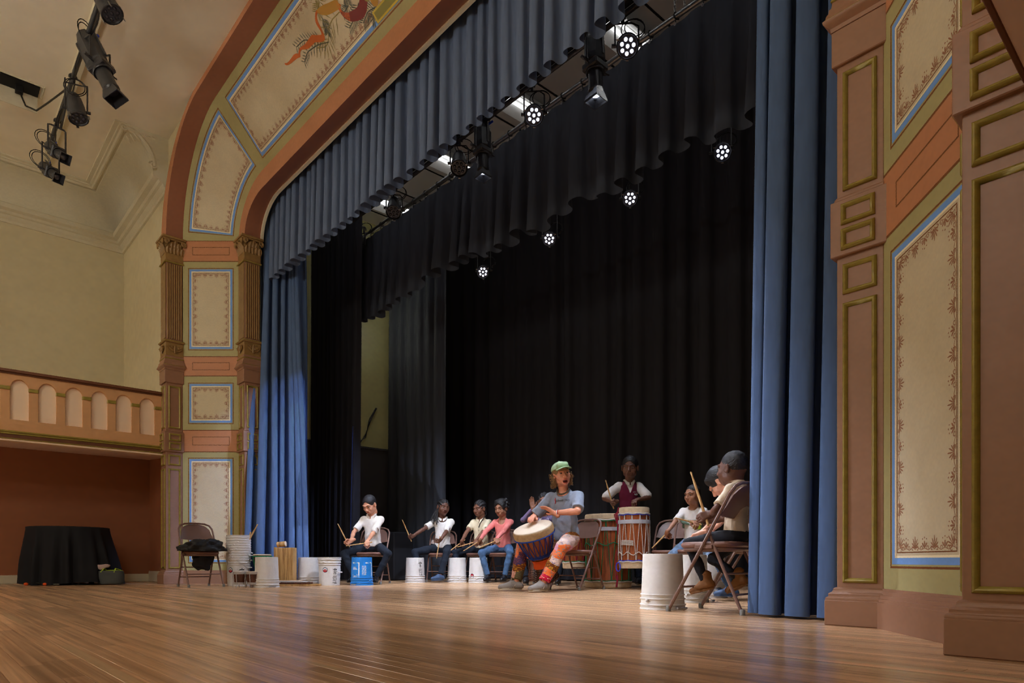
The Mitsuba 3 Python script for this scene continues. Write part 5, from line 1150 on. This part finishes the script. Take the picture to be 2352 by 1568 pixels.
    for s in (1, -1):
        ey = out('eye', mv(sphere((0, 0, 0), (.0125 * hs, .0113 * hs, .0062 * hs), 8), h(s * .031, .0728, .0065), M=e3), 'mat_eye_white')
        out('iris', mv(sphere((0, 0, 0), (.0074 * hs, .003 * hs, .0060 * hs), 6), h(s * .031, .0825, .0062), M=e3), 'mat_iris', par=ey)
        out('eyebrow', tube([h(s * (.014 + .036 * t), .0905 - .018 * t ** 1.6, .0285 + .006 * math.sin(t * PI)) for t in np.linspace(0, 1, 7)], np.array([.002, .003, .0032, .003, .0028, .0022, .001]) * hs, 6), 'mat_hair_' + haircol)
        out('eyelid', tube([h(s * (.0175 + .0275 * t), .0835 - .008 * abs(t - .45) * 2, .0115 + .0045 * math.sin(t * PI)) for t in np.linspace(0, 1, 7)], .0022 * hs, 5), 'mat_skin_' + skin)
    lip = [tube([h(x, .0880 - 7 * x * x, -.0585 + smile * 9 * x * x - .002 * math.cos(x * 120)) for x in np.linspace(-.024 - .007 * o, .024 + .007 * o, 9)], np.array([.001, .003, .0042, .0046, .0044, .0046, .0042, .003, .001]) * hs, 6),
           tube([h(x, .0855 - .012 * o - 7 * x * x, -.0690 - .022 * o + (smile * 7 + 10 * o) * x * x) for x in np.linspace(-.022 - .007 * o, .022 + .007 * o, 9)], np.array([.001, .004, .0052, .0056, .0058, .0056, .0052, .004, .001]) * hs, 6)]
    for m in lip: out('lip', m, 'mat_lips_' + skin)
    if o > 0:
        out('mouth_inside', mv(sphere((0, 0, 0), ((.023 + .006 * o) * hs, .010 * hs, (.008 + .012 * o) * hs), 8), h(0, .066, -.064 - .010 * o), M=e3), 'mat_mouth_dark')
        out('teeth', tube([h(x, .0835 - 8 * x * x, -.0605 + smile * 5 * x * x) for x in np.linspace(-.018 - .006 * o, .018 + .006 * o, 9)], np.array([.001, .003, .0038, .004, .004, .004, .0038, .003, .001]) * hs, 6), 'mat_teeth')
    # --- hair
    if hair:
        A = Field(hc_ - .20 * hs, hc_ + .20 * hs, .0045 if hair != 'curly' else .005)
        th = {'short': .007, 'buzz': .0035, 'straight': .012, 'rows': .006, 'afro': .020, 'curly': .008}[hair]
        A.ell(h(0, -.020, .030), np.array([.074 + th, .090 + th, .086 + th]) * hs, .01, e3)
        if hair == 'straight': A.cone(h(-.04, .045, .082), h(.04, .045, .080), .016 * hs, .016 * hs, .03)
        if hair == 'afro':
            for i in range(26):
                a = i * 2.4; z_ = -.03 + .13 * (i / 25); r_ = math.sqrt(max(0, 1 - ((z_ - .03) / .105) ** 2)) * .088; A.ell(h(r_ * math.cos(a), -.03 + r_ * math.sin(a) * .9, z_ + .012), .022 * hs, .012)
        A.ell(h(0, .112, -.040), np.array([.070, .090, .122 if hair != 'straight' else .104]) * hs, .010, e3, True)
        A.cut(h(0, 0, -.055 if hair in ('short', 'buzz', 'straight') else -.06), -(Mh @ np.array([0, .35, 1.0])))
        for s in (1, -1): A.ell(h(s * .078, .012, -.022), np.array([.016, .034, .034]) * hs, .008, e3, True)
        A.ripple(.0035, (110, 110, 110), 3)
        hm = A.mesh()
        if hair == 'rows':
            v = np.asarray(hm.vertices); q = (v - hc_) @ Mh / hs; a = np.arctan2(q[:, 0], q[:, 2] + .06); hm = tm(v + (Mh @ (q / (np.linalg.norm(q, axis=1, keepdims=True) + 1e-9)).T).T * (.0035 * hs * np.cos(a * 24))[:, None], hm.faces)
        out('hair', hm, 'mat_hair_' + haircol)
    # --- shirt
    S = Field(lo - .03, hi + .03, .0075); ax3 = np.array([Rv, Fw, U]).T; q = .020 * k
    S.ell(T_(0, .01, .03), np.array([.150, .118, .13]) * kk + .004, .03, ax3); S.ell(T_(0, .008, .18), np.array([.135, .105, .17]) * kk + .006, .05, ax3); S.ell(T_(0, .002, .34), np.array([.150, .112, .155]) * kk + .006, .04, ax3); S.cone(sh[1] + U * .0, sh[-1], .058 * kk, .058 * kk, .04)
    S.cone(neck - U * .06 * k, neck - U * .005 * k, .095 * k, .062 * k, .05)
    sl = sleeve if vest is None else .0
    for s in (1, -1):
        e, w = J[s]
        if sl > .95: S.chain([sh[s], e, e + (w - e) * .82], np.array([.060, .046, .036]) * kk, .02)
        elif sl > 0: S.cone(sh[s], sh[s] + (e - sh[s]) * sl * 1.15, .060 * kk, .066 * kk, .03)
        else: S.ell(sh[s] + Rv * s * .075 * k, np.array([.055, .06, .075]) * k, .01, ax3, True)
    S.ripple(.0055, (16, 16, 9), int(pos[0] * 100) % 97)
    S.cut(pel + np.array([0, 0, hem]) * k, (0, 0, -1))
    if 0 < sl <= .95:
        for s in (1, -1):
            e, w = J[s]; d = nrm(e - sh[s]); c0 = sh[s] + (e - sh[s]) * sl; m = .10 * k
            slb, X, Y, Z = S.blk(c0 - m * 1.3, c0 + m * 1.3); near = np.sqrt((X - c0[0]) ** 2 + (Y - c0[1]) ** 2 + (Z - c0[2]) ** 2) < m
            cutv = (X - c0[0]) * d[0] + (Y - c0[1]) * d[1] + (Z - c0[2]) * d[2]; lat_min = sw - .005; lat = np.abs(X * 0 + (Rv[0] * (X - pel[0]) + Rv[1] * (Y - pel[1]) + Rv[2] * (Z - pel[2]))) > lat_min * k
            S.F[slb] = np.where(near & lat, np.maximum(S.F[slb], cutv), S.F[slb])
    nb = neck + Fw * (.035 + neckdrop * .5) * k
    S.cone(neck - U * (.012 + neckdrop) * k + Fw * (.04 + neckdrop * .8) * k, neck + U * .12 * k, .060 * k, .064 * k, .008, True)
    if vest:
        slb, X, Y, Z = S.blk(S.lo, S.lo + S.h * S.n); xl, yl, zl = (a_[0] * (X - pel[0]) + a_[1] * (Y - pel[1]) + a_[2] * (Z - pel[2]) for a_ in (Rv, Fw, U))
        S.F = np.maximum(S.F, -np.maximum(np.abs(xl) - (zl - .335 * k) * .42, -yl) * .8)
    sm_ = S.mesh(); top = out('shirt' if vest is None else 'vest', sm_, 'mat_cloth_' + shirt)
    if vest:
        S2 = Field(lo - .03, hi + .03, .0075); S2.cone(sh[1], sh[-1], .052 * k, .052 * k, .04); S2.ell(T_(0, .003, .35), np.array([.136, .106, .14]) * kk + .002, .04, ax3); S2.cone(neck - U * .05 * k, neck + U * .012 * k, .070 * k, .058 * k, .03)
        for s in (1, -1):
            e, w = J[s]; S2.cone(sh[s], sh[s] + (e - sh[s]) * .80, .060 * k, .070 * k, .03)
        S2.ripple(.005, (16, 16, 9), 5)
        S2.cone(neck - U * .01 * k + Fw * .04 * k, neck + U * .12 * k, .050 * k, .056 * k, .008, True); out('shirt', S2.mesh(), 'mat_cloth_' + vest)
    if collar:
        cc = neck + U * .014 * k + Fw * .012 * k
        for s in (1, -1):
            pts = [cc + (Rv * s * math.sin(t) * .062 + Fw * math.cos(t) * .066) * k + U * (.012 - .045 * max(0, math.cos(t)) ** 2) * k for t in np.linspace(.12, PI, 12)]
            a = np.array(pts); b = a + np.array([nrm(p - cc) * .022 * k - U * .020 * k * (1.5 if i < 3 else 1) for i, p in enumerate(pts)])
            out('collar', grid_mesh(np.stack([a, (a + b) / 2 + U * .004, b], 0)), 'mat_cloth_' + (vest or shirt), par=None if vest else top)
    # --- trousers
    Tr = Field(lo - .03, np.array([hi[0], hi[1], min(hi[2], pel[2] + .25)]) + .03, .0085)
    Tr.ell(pel, np.array([.146, .115, .105]) * k, .03)
    for s in (1, -1):
        kn, an = G[s]; cuff = kn + (an - kn) * .93
        Tr.chain([hip[s], hip[s] + (kn - hip[s]) * .5, kn, kn + (cuff - kn) * .5, cuff], np.array([.090, .082, .066, .060 * leg_fit, .054 * leg_fit]) * kk, .02)
    Tr.ripple(.006, (13, 13, 13), 7 + int(abs(pos[1]) * 50) % 31)
    for s in (1, -1):
        kn, an = G[s]; d = nrm(an - kn); c0 = kn + (an - kn) * .93; m = .085 * k; slb, X, Y, Z = Tr.blk(c0 - m, c0 + m)
        Tr.F[slb] = np.maximum(Tr.F[slb], np.where(np.sqrt((X - c0[0]) ** 2 + (Y - c0[1]) ** 2 + (Z - c0[2]) ** 2) < m, (X - c0[0]) * d[0] + (Y - c0[1]) * d[1] + (Z - c0[2]) * d[2], -1))
    out('trousers', Tr.mesh(), trousers if trousers.startswith('mat_') else 'mat_cloth_' + trousers)
    # --- shoes
    for s, t in ((1, toeR), (-1, toeL)):
        an = G[s][1]; t = nrm(t); n_ = nrm(np.array([0, 0, 1.0]) - t * t[2]); sd = np.cross(t, n_); fs = k * (1.0 if k > .85 else 1.06); bot = an - n_ * .070 * fs
        A = Field(an - .24 * fs, an + .26 * fs, .0052); p = lambda y, x, z: bot + (t * y + sd * x + n_ * z) * fs
        A.cone(p(-.045, 0, .038), p(.06, 0, .040), .036 * fs, .040 * fs, .02); A.cone(p(.06, 0, .038), p(.155, .0, .026), .043 * fs, .030 * fs, .02); A.cone(p(-.02, 0, .05), p(.035, 0, .072), .036 * fs, .030 * fs, .02)
        if boots: A.cone(p(-.015, 0, .06), p(-.02, 0, .135), .043 * fs, .047 * fs, .02)
        else: A.ell(p(-.01, 0, .118), np.array([.034, .040, .022]) * fs, .01, np.array([sd, t, n_]).T, True)
        A.cut(p(0, 0, .014), -n_); sk = out('shoe', A.mesh(), 'mat_' + ({'black': 'shoe_black', 'grey': 'shoe_grey', 'tan': 'boot_tan', 'blue': 'shoe_blue'}[shoe]))
        a = np.linspace(0, 2 * PI, 28, endpoint=False); yy = .055 + .118 * np.cos(a); xx = np.sin(a) * (.036 + .006 * np.cos(a - .0)) * (1 - .12 * (np.cos(a) < -.3))
        ring_ = [np.array([p(y, x * 1.08, z) for y, x in zip(yy * 1.03, xx)]) for z in (0, .020)]; v = np.vstack(ring_ + [[p(.05, 0, 0)], [p(.05, 0, .02)]]); i = np.arange(28); j = (i + 1) % 28
        f = np.vstack([np.stack([i, j, j + 28], 1), np.stack([i, j + 28, i + 28], 1), np.stack([j, i, i * 0 + 56], 1), np.stack([i + 28, j + 28, i * 0 + 57], 1)])
        out('sole', tm(v, f), 'mat_' + {'black': 'shoe_black', 'pale': 'sole_pale', 'brown': 'sole_brown', 'blue': 'shoe_blue'}[sole], 40, par=sk)
        for q_ in range(4 if boots or shoe == 'grey' else 3):
            y0, z0 = .115 - .022 * q_, .058 + .013 * q_ + (.0 if q_ < 3 else .012)
            out('lace', tube([p(y0, -.022, z0 - .010), p(y0 - .008, 0, z0 + .004), p(y0 - .014, .022, z0 - .010)], .0026 * fs, 5), 'mat_sole_pale', par=sk)
        if shoe == 'grey':
            for sgn in (1, -1):
                for q_ in range(3): out('stripe', tube([p(.075 - .022 * q_, sgn * .0415, .020), p(.060 - .022 * q_, sgn * .040, .045), p(.050 - .022 * q_, sgn * .031, .066)], .0035 * fs, 5), 'mat_sole_pale', par=sk)
        if boots: out('boot_cuff', mv(lathe([(.044, -.008), (.052, 0), (.044, .010)], 18), p(-.02, 0, .145), M=np.array([sd, t, n_]).T, s=fs), 'mat_boot_tan', par=sk)
    return dict(key=K, W=W, Mz=Mz, out=out, h=h, Mh=Mh, neck=neck, Rv=Rv, Fw=Fw, U=U, J=J, sh=sh, pel=pel, shirt=sm_, T=T_, G=G, hs=hs, k=k, top=top)
def held_stick(p, s, d, lab, L=.36, grp='drumsticks'):
    """a drumstick through the fist of arm s; d is its direction in the person's own frame"""
    w = p['J'][s][1]; d = nrm(d); c = w + p['held'][s] * .062 * p['k']; stick(lab, p['W'](c - d * .07), p['W'](c + d * (L - .07)), .0085, grp)
def fist(d, n, right, c=.95):
    f, n = grip(d, n, right); return dict(f=f, n=n, c=c)

# ---------------------------------------------------------------- the cast
def sticks(p, right=None, left=None):
    p['held'] = {1: p['J'][1][0] * 0, -1: p['J'][-1][0] * 0}
    for s, q in ((1, right), (-1, left)):
        if q: p['held'][s] = q[2]; held_stick(p, s, q[0], q[1], q[3] if len(q) > 3 else .36)
SEATED = dict(pel=(0, -.06, .530))
def row_kid(lab, hips, face, k, **kw): return person(lab, hips, heading(*face), k, kw.pop('hs', 1.13), **{**SEATED, **kw})

def fh(d, n, right): g = fist(d, n, right); return g
# boy in the white polo, left end
dR, dL = (.42, .15, .9), (-.95 * -1, .25, -.15)
gR, gL = fist(dR, (-.6, .75, -.2), True), fist(dL, (0, -.3, -1), False)
CH1 = (-3.0, 1.42); face1 = (.66, -.75)
chair('brown folding chair under the boy in the white polo', CH1, heading(*face1))
p = row_kid('boy with short black hair in a white polo shirt drumming on the blue bucket', CH1, face1, .90, skin='tan', lean=.16, look=(14, -26, 4), R=dict(w=(.20, .30, .60), pole=(.9, -.5, -.3), **gR), L=dict(w=(-.03, .34, .56), pole=(-.9, -.5, -.2), **gL),
    kneeR=(.9, .5, .6), kneeL=(-.8, .5, .6), ankR=(.16, .26, .09), ankL=(-.14, .24, .09), toeR=(.3, 1, 0), toeL=(-.2, 1, 0), hair='short', shirt='white', sleeve=.80, trousers='navy', smile=.2, hs=1.13)
sticks(p, (dR, 'drumstick pointing up from the fist of the boy in the white polo', gR['f']), (dL, 'drumstick held flat over the blue bucket', gL['f']))
# girl with long braids
dR, dL = (.38, .1, .92), (.10, .35, -.95)
gR, gL = fist(dR, (-.8, .5, -.2), True), fist(dL, (.7, .3, .2), False)
CH2 = (-3.10, 2.72); face2 = (.72, -.69)
chair('brown folding chair under the girl with long braids', CH2, heading(*face2))
p = row_kid('girl with long black braids over one shoulder in a white short sleeved top', CH2, face2, .94, skin='deep', lean=.06, side=-.02, look=(-30, -4, -8), R=dict(w=(.42, .26, .70), pole=(.8, -.4, -.6), **gR), L=dict(w=(-.02, .34, .64), pole=(-.9, -.5, -.2), **gL),
    kneeR=(.9, .4, .6), kneeL=(-.25, .5, .7), ankR=(.30, .28, .09), ankL=(-.04, .50, .10), toeR=(.4, 1, 0), toeL=(.75, .8, 0), hair='rows', hs=1.16, shirt='white', sleeve=.70, trousers='navy', smile=1.0, mouth=.25, neckdrop=.02, shoe='blue', sole='blue')
for i in range(7):
    a = i / 6; st = p['h'](.062 - .01 * a, .01 - .05 * a, .0 + .01 * a); pts = [st, st + p['Rv'] * .022 - p['U'] * .06, st + p['Rv'] * (.03 + .012 * i) - p['U'] * .15 + p['Fw'] * (.03 + .02 * a), st + p['Rv'] * (.005 + .018 * i) - p['U'] * (.25 + .03 * math.sin(i * 2)) + p['Fw'] * (.055 + .01 * math.sin(i))]
    q = np.array([np.array(pts[0]) * (1 - t) ** 3 + 3 * pts[1] * t * (1 - t) ** 2 + 3 * pts[2] * t * t * (1 - t) + pts[3] * t ** 3 for t in np.linspace(0, 1, 22)])
    p['out']('braid', tube(q, .0075 + .0022 * np.cos(np.arange(22) * 1.9), 7), 'mat_hair_black')
sticks(p, (dR, 'drumstick raised high by the girl with long braids', gR['f']), (dL, 'drumstick pointing down beside the bucket of the girl with long braids', gL['f']))
# girl in the cream blouse
dR, dL = (.65, .35, -.55), (.92, .30, -.28)
gR, gL = fist(dR, (0, .2, -1), True), fist(dL, (0, -.2, -1), False)
CH3 = (-2.72, 3.18); face3 = (.55, -.83)
chair('brown folding chair under the girl in the cream blouse', CH3, heading(*face3))
p = row_kid('girl with cornrows and one thin braid in a cream short sleeved blouse', CH3, face3, .92, skin='dark', lean=.08, look=(26, -8, 0), R=dict(w=(.20, .32, .62), pole=(.9, -.5, -.2), **gR), L=dict(w=(-.02, .32, .62), pole=(-.9, -.5, -.2), **gL),
    kneeR=(.9, .5, .6), kneeL=(-.5, .5, .6), ankR=(.22, .24, .09), ankL=(-.10, .26, .09), hair='rows', shirt='cream', sleeve=.62, trousers='navy')
st = p['h'](-.06, -.05, -.02); q = [st, st - p['U'] * .08 - p['Rv'] * .01, st - p['U'] * .14 + p['Fw'] * .10 + p['Rv'] * .01, st - p['U'] * .22 + p['Fw'] * .145 + p['Rv'] * .05, st - p['U'] * .28 + p['Fw'] * .15 + p['Rv'] * .07]
p['out']('braid', tube(np.array([np.interp(np.linspace(0, 4, 26), range(5), np.array(q)[:, c]) for c in range(3)]).T, .0065, 6), 'mat_hair_black')
for i in range(4): p['out']('button', sphere(p['pel'] + p['U'] * (.22 + .06 * i) + p['Fw'] * (.118 - .004 * i), .006, 5), 'mat_rubber_grey')
sticks(p, (dR, 'drumstick low over the left of the two touching buckets', gR['f']), (dL, 'drumstick held level by the girl in the cream blouse', gL['f']))
# girl in the pink top
dR, dL = (.72, .40, -.5), (.8, .45, -.4)
gR, gL = fist(dR, (0, .2, -1), True), fist(dL, (0, -.2, -1), False)
CH4 = (-2.24, 3.22); face4 = (.52, -.85)
chair('brown folding chair under the girl in the pink top', CH4, heading(*face4))
p = row_kid('girl with short dark curly hair in a pink long sleeved top and jeans', CH4, face4, .89, skin='brown', lean=.14, look=(12, -8, 0), R=dict(w=(.25, .32, .63), pole=(.9, -.4, -.2), **gR), L=dict(w=(.0, .34, .63), pole=(-.9, -.4, -.2), **gL),
    kneeR=(.5, .5, .7), kneeL=(-.4, .5, .7), ankR=(.13, .30, .09), ankL=(-.13, .32, .09), hair='afro', shirt='pink', sleeve=1.0, trousers='jeans', collar=False, neckdrop=.035, hs=1.12)
sticks(p, (dR, 'drumstick low in front of the girl in the pink top', gR['f']), (dL, 'drumstick slanting over the bucket with the emblem', gL['f']))
# girl behind the man
CH5 = (-1.13, 3.02); face5 = (.62, -.78)
chair('brown folding chair under the girl half hidden behind the man', CH5, heading(*face5))
p = row_kid('smiling girl half hidden behind the man, one open hand raised over a drum', CH5, face5, .90, skin='dark', lean=.06, look=(2, -4, 0), R=dict(w=(.13, .22, 1.03), pole=(.9, -.2, -.8), f=(.16, .05, 1), n=(0, 1, .1), c=.08), L=dict(w=(.12, .40, .76), pole=(-.9, -.3, -.2), f=(.6, .7, 0), n=(0, 0, -1), c=.15),
    kneeR=(.6, .5, .6), kneeL=(-.6, .5, .6), ankR=(.20, .36, .09), ankL=(-.22, .34, .09), hair='rows', shirt='print', sleeve=1.0, trousers='navy', smile=1.2, mouth=.2, collar=False)
p['out']('vest_front', decal(p['shirt'], [Polygon([(-.05, -.2), (.05, -.2), (.07, .08), (.03, .10), (-.03, .10), (-.07, .08)])], p['T'](0, .0, .33), p['Rv'], p['U'], p['Fw'], .006), 'mat_cloth_white')
# the man in the green cap
MP = (.235, 1.955); rzm = heading(0.06, -1)
chair('brown folding chair under the man in the green cap', (.26, 2.17), heading(.10, -1))
man = person('man in a green cap, grey T-shirt and patchwork trousers laughing over a goblet drum', MP, rzm, 1.06, 1.16, 'pink', (0, -.05, .58), lean=.09, side=-.02, twist=-.42, look=(-34, 5, 6),
    R=dict(w=(.12, .36, .80), pole=(.9, -.3, -.5), f=(-.45, .85, -.15), n=(0, -.25, -1), c=.25), L=dict(w=(-.06, .22, .845), pole=(-1, -.25, -.15), f=(.75, .35, .55), n=(.3, .6, -.5), c=.15),
    kneeR=(.5, .5, .7), kneeL=(-.7, .5, .7), ankR=(.20, .55, .085), ankL=(-.21, .57, .085), toeR=(.60, .74, 0), toeL=(.12, 1, 0), hair='curly', haircol='brown', shirt='heather', sleeve=.86, trousers='mat_patchwork', shoe='grey', sole='pale',
    mouth=1.0, smile=1.0, collar=False, neckdrop=.012, leg_fit=1.12, hem=-.03)
h, Mh, hs = man['h'], man['Mh'], man['hs']; rr = random.Random(4); cl = []
for i in range(150):
    sgn = rr.choice((-1, 1)); a = rr.uniform(0, 1)
    c = np.array([sgn * rr.uniform(.066, .100), rr.uniform(-.085, .022), rr.uniform(-.095, .028)]) if rr.random() < .74 else np.array([rr.uniform(-.07, .07), rr.uniform(-.118, -.09), rr.uniform(-.10, .02)])
    t = np.linspace(0, rr.uniform(4, 8), 12); r0 = rr.uniform(.007, .013); ax = rr.random() * 6
    q = np.stack([r0 * np.cos(t) * math.cos(ax), r0 * np.cos(t) * math.sin(ax), r0 * np.sin(t) - .0025 * t], 1) + c
    cl.append(tube([h(*x) for x in q], np.linspace(.0042, .0022, 12), 5))
man['out']('curls', cat(cl), 'mat_hair_brown', kind='stuff', label='light brown curly hair')
Cp = Field(h(0, 0, .06) - .2, h(0, 0, .06) + .2, .0048); e3 = Mh
Cp.ell(h(0, -.014, .046), np.array([.090, .106, .084]) * hs, .01, e3); Cp.cone(h(-.03, .07, .085), h(.03, .07, .085), .028 * hs, .028 * hs, .02); Cp.cut(h(0, 0, .050), -(Mh @ np.array([0, -.10, 1.0])))
cap = man['out']('cap', Cp.mesh(), 'mat_cloth_cap_green', label='pale green cap')
th = np.linspace(-1.25, 1.25, 17); rows_ = []
for r_, dz in ((0, 0), (.35, .002), (.7, .0), (.95, -.004), (1.0, -.006)):
    rows_.append([h(.086 * math.sin(t) * (1 - .10 * r_), .030 + .062 * math.cos(t) + .085 * r_ * math.cos(t * .85) ** .8, .058 - .016 * (math.sin(t)) ** 2 + dz) for t in th])
Bt = np.array(rows_); dn = -(Mh @ np.array([0, 0, 1.0])) * .004
man['out']('brim', cat([grid_mesh(Bt)]), 'mat_cloth_cap_green', par=cap); man['out']('brim_underside', grid_mesh(Bt + dn, True), 'mat_cloth_cap_under', par=cap)
man['out']('cap_button', sphere(h(0, -.012, .131), .008, 5), 'mat_cloth_cap_green', par=cap)
man['out']('patch', mv(sphere((0, 0, 0), (.014, .003, .012), 6), h(.0, .094, .088), M=Mh), 'mat_cloth_navy', par=cap, label='small dark round patch on the cap')
o_ = man['T'](0, .0, .385); X_ = -man['Rv']; X_ = man['Rv'] * -1
tp = text_poly('CONNECTED', .0185)
man['out']('lettering', decal(man['shirt'], shift(tp, -.068, .005), o_, -man['Rv'], man['U'], man['Fw']), 'mat_print_black', label='CONNECTED in dark capitals')
man['out']('red_mark', decal(man['shirt'], [Polygon([(-.078, -.02), (-.072, .0), (-.08, .03), (-.070, .045), (-.074, .02), (-.066, .0)]).buffer(.002)], o_, -man['Rv'], man['U'], man['Fw']), 'mat_print_red', label='small red mark before the lettering')
e, w = man['J'][-1]; d = nrm(w - e)
for i, (mt, q) in enumerate((('print_red', .045), ('print_white', .035))):
    x, y, z = frame_of(d); man['out']('bracelet', mv(lathe([(.031, -.004), (.034, 0), (.031, .004)], 18, True), w - d * q, M=np.array([x, y, z]).T), 'mat_' + mt)
man['out']('neckband', tube([man['neck'] + (man['Rv'] * math.sin(t) * .064 + man['Fw'] * (.032 + math.cos(t) * .072)) * 1.06 + man['U'] * (.012 - .05 * max(0, math.cos(t))) for t in np.linspace(0, 2 * PI, 24, endpoint=False)], .008, 6, True), 'mat_cloth_collar')
# standing boy in the maroon vest
dR = (.30, .10, .95); gR = fist(dR, (-.6, .7, -.1), True)
boy = person('standing boy in a maroon vest over a white shirt behind the tall drums', (.20, 3.16), heading(.78, -.62), .90, 1.22, 'deep', (0, 0, .86), lean=.10, look=(20, -6, 0), R=dict(w=(.22, .26, 1.03), pole=(.9, -.5, -.3), **gR), L=dict(w=(-.03, .34, 1.05), pole=(-1, -.4, .0), f=(.6, .7, -.2), n=(0, 0, -1), c=.8),
    kneeR=(.1, 1, 0), kneeL=(-.1, 1, 0), ankR=(.12, .0, .085), ankL=(-.12, .02, .085), hair='short', shirt='maroon', vest='white', sleeve=0, trousers='navy', neckdrop=.01, shoe='black', sole='pale', hem=-.05)
o_ = boy['T'](-.085, 0, .335)
boy['out']('lettering', decal(boy['shirt'], shift(text_poly('KING D', .0125), -.045, .012), o_, -boy['Rv'], boy['U'], boy['Fw']), 'mat_print_white', label='KING D in white capitals')
boy['out']('emblem', decal(boy['shirt'], [Polygon([(-.02, -.022), (.02, -.022), (.026, .0), (.012, -.008), (0, .004), (-.012, -.008), (-.026, 0)])], o_, -boy['Rv'], boy['U'], boy['Fw']), 'mat_print_white', label='small white crown')
sticks(boy, (dR, 'drumstick raised by the standing boy in the maroon vest', gR['f']))
chair('empty brown folding chair right of the pale roped drum', (.92, 3.02), heading(.35, -.94))
# boys on the right
dR, dL = (.55, .25, -.6), (.7, .5, .2); gR, gL = fist(dR, (0, .2, -1), True), fist(dL, (0, -.2, -1), False)
CH7 = (1.36, 2.80); face7 = (.42, -.91)
chair('brown folding chair under the boy with the lime pocket', CH7, heading(*face7))
p = row_kid('boy in a white T-shirt with a printed band and a lime green pocket', CH7, face7, .76, skin='brown', lean=.10, look=(30, -4, 0), R=dict(w=(.24, .30, .60), pole=(.9, -.5, -.2), **gR), L=dict(w=(-.05, .30, .72), pole=(-.9, -.4, -.2), **gL),
    kneeR=(.5, .5, .7), kneeL=(-.6, .5, .7), ankR=(.14, .30, .085), ankL=(-.14, .30, .085), hair='buzz', shirt='white', sleeve=.8, trousers='light_jeans', collar=False, shoe='black', hs=.95)
o_ = p['T'](0, 0, .26)
p['out']('printed_band', decal(p['shirt'], [sbox(-.115, -.045, .10, .045)], o_, -p['Rv'], p['U'], p['Fw']), 'mat_shirt_print', label='grey green printed band'); p['out']('pocket', decal(p['shirt'], [sbox(.015, -.055, .085, .025)], o_, -p['Rv'], p['U'], p['Fw'], .006), 'mat_lime', label='lime green chest pocket')
sticks(p, (dR, 'drumstick dipping beside the boy with the lime pocket', gR['f'], .30), (dL, 'drumstick held level by the boy with the lime pocket', gL['f'], .30))
CH8 = (2.54, 1.70); face8 = (-.93, -.37)
chair('brown folding chair under the boy in jeans behind the boots', CH8, heading(*face8))
p = row_kid('boy with straight black hair bending forward behind the boy in boots', CH8, face8, .74, skin='fair', lean=.34, look=(6, -34, 0), R=dict(w=(.14, .30, .56), pole=(.9, -.5, -.2), f=(0, 1, -.3), n=(0, 0, -1), c=.6), L=dict(w=(-.16, .30, .56), pole=(-.9, -.4, -.2), f=(0, 1, -.3), n=(0, 0, -1), c=.6),
    kneeR=(.4, .5, .7), kneeL=(-.4, .5, .7), ankR=(.10, .22, .085), ankL=(-.12, .06, .085), hair='straight', shirt='white', sleeve=.8, trousers='jeans', shoe='blue', sole='blue', hs=1.13)
CH9 = (3.14, .36); face9 = (-1, -.05)
chair('nearest brown folding chair under the boy in tan boots beside the tall blue curtain', CH9, heading(*face9))
dL = (.15, .40, .9); gL = fist(dL, (.6, .5, 0), False)
p = person('boy in a beige shirt and tan laced boots seated nearest, beside the tall blue curtain', (3.22, .38), heading(*face9), .66, .97, 'deep', (0, -.03, .485), lean=.0, look=(4, -2, 0), R=dict(w=(.10, .16, .60), pole=(.9, -.5, -.4), f=(-.3, 1, 0), n=(-1, 0, -.3), c=.8), L=dict(w=(-.08, .10, .62), pole=(-.9, .15, -.8), **gL),
    kneeR=(.2, .6, .7), kneeL=(-.15, .6, .8), ankR=(.06, -.02, .205), ankL=(-.06, .15, .185), toeR=(.1, .8, -.35), toeL=(-.05, 1, -.28), hair='buzz', shirt='beige', sleeve=.80, headdrop=.035, trousers='black', shoe='tan', sole='brown', boots=True)
sticks(p, None, (dL, 'drumstick raised by the boy in tan boots', gL['f'], .40))
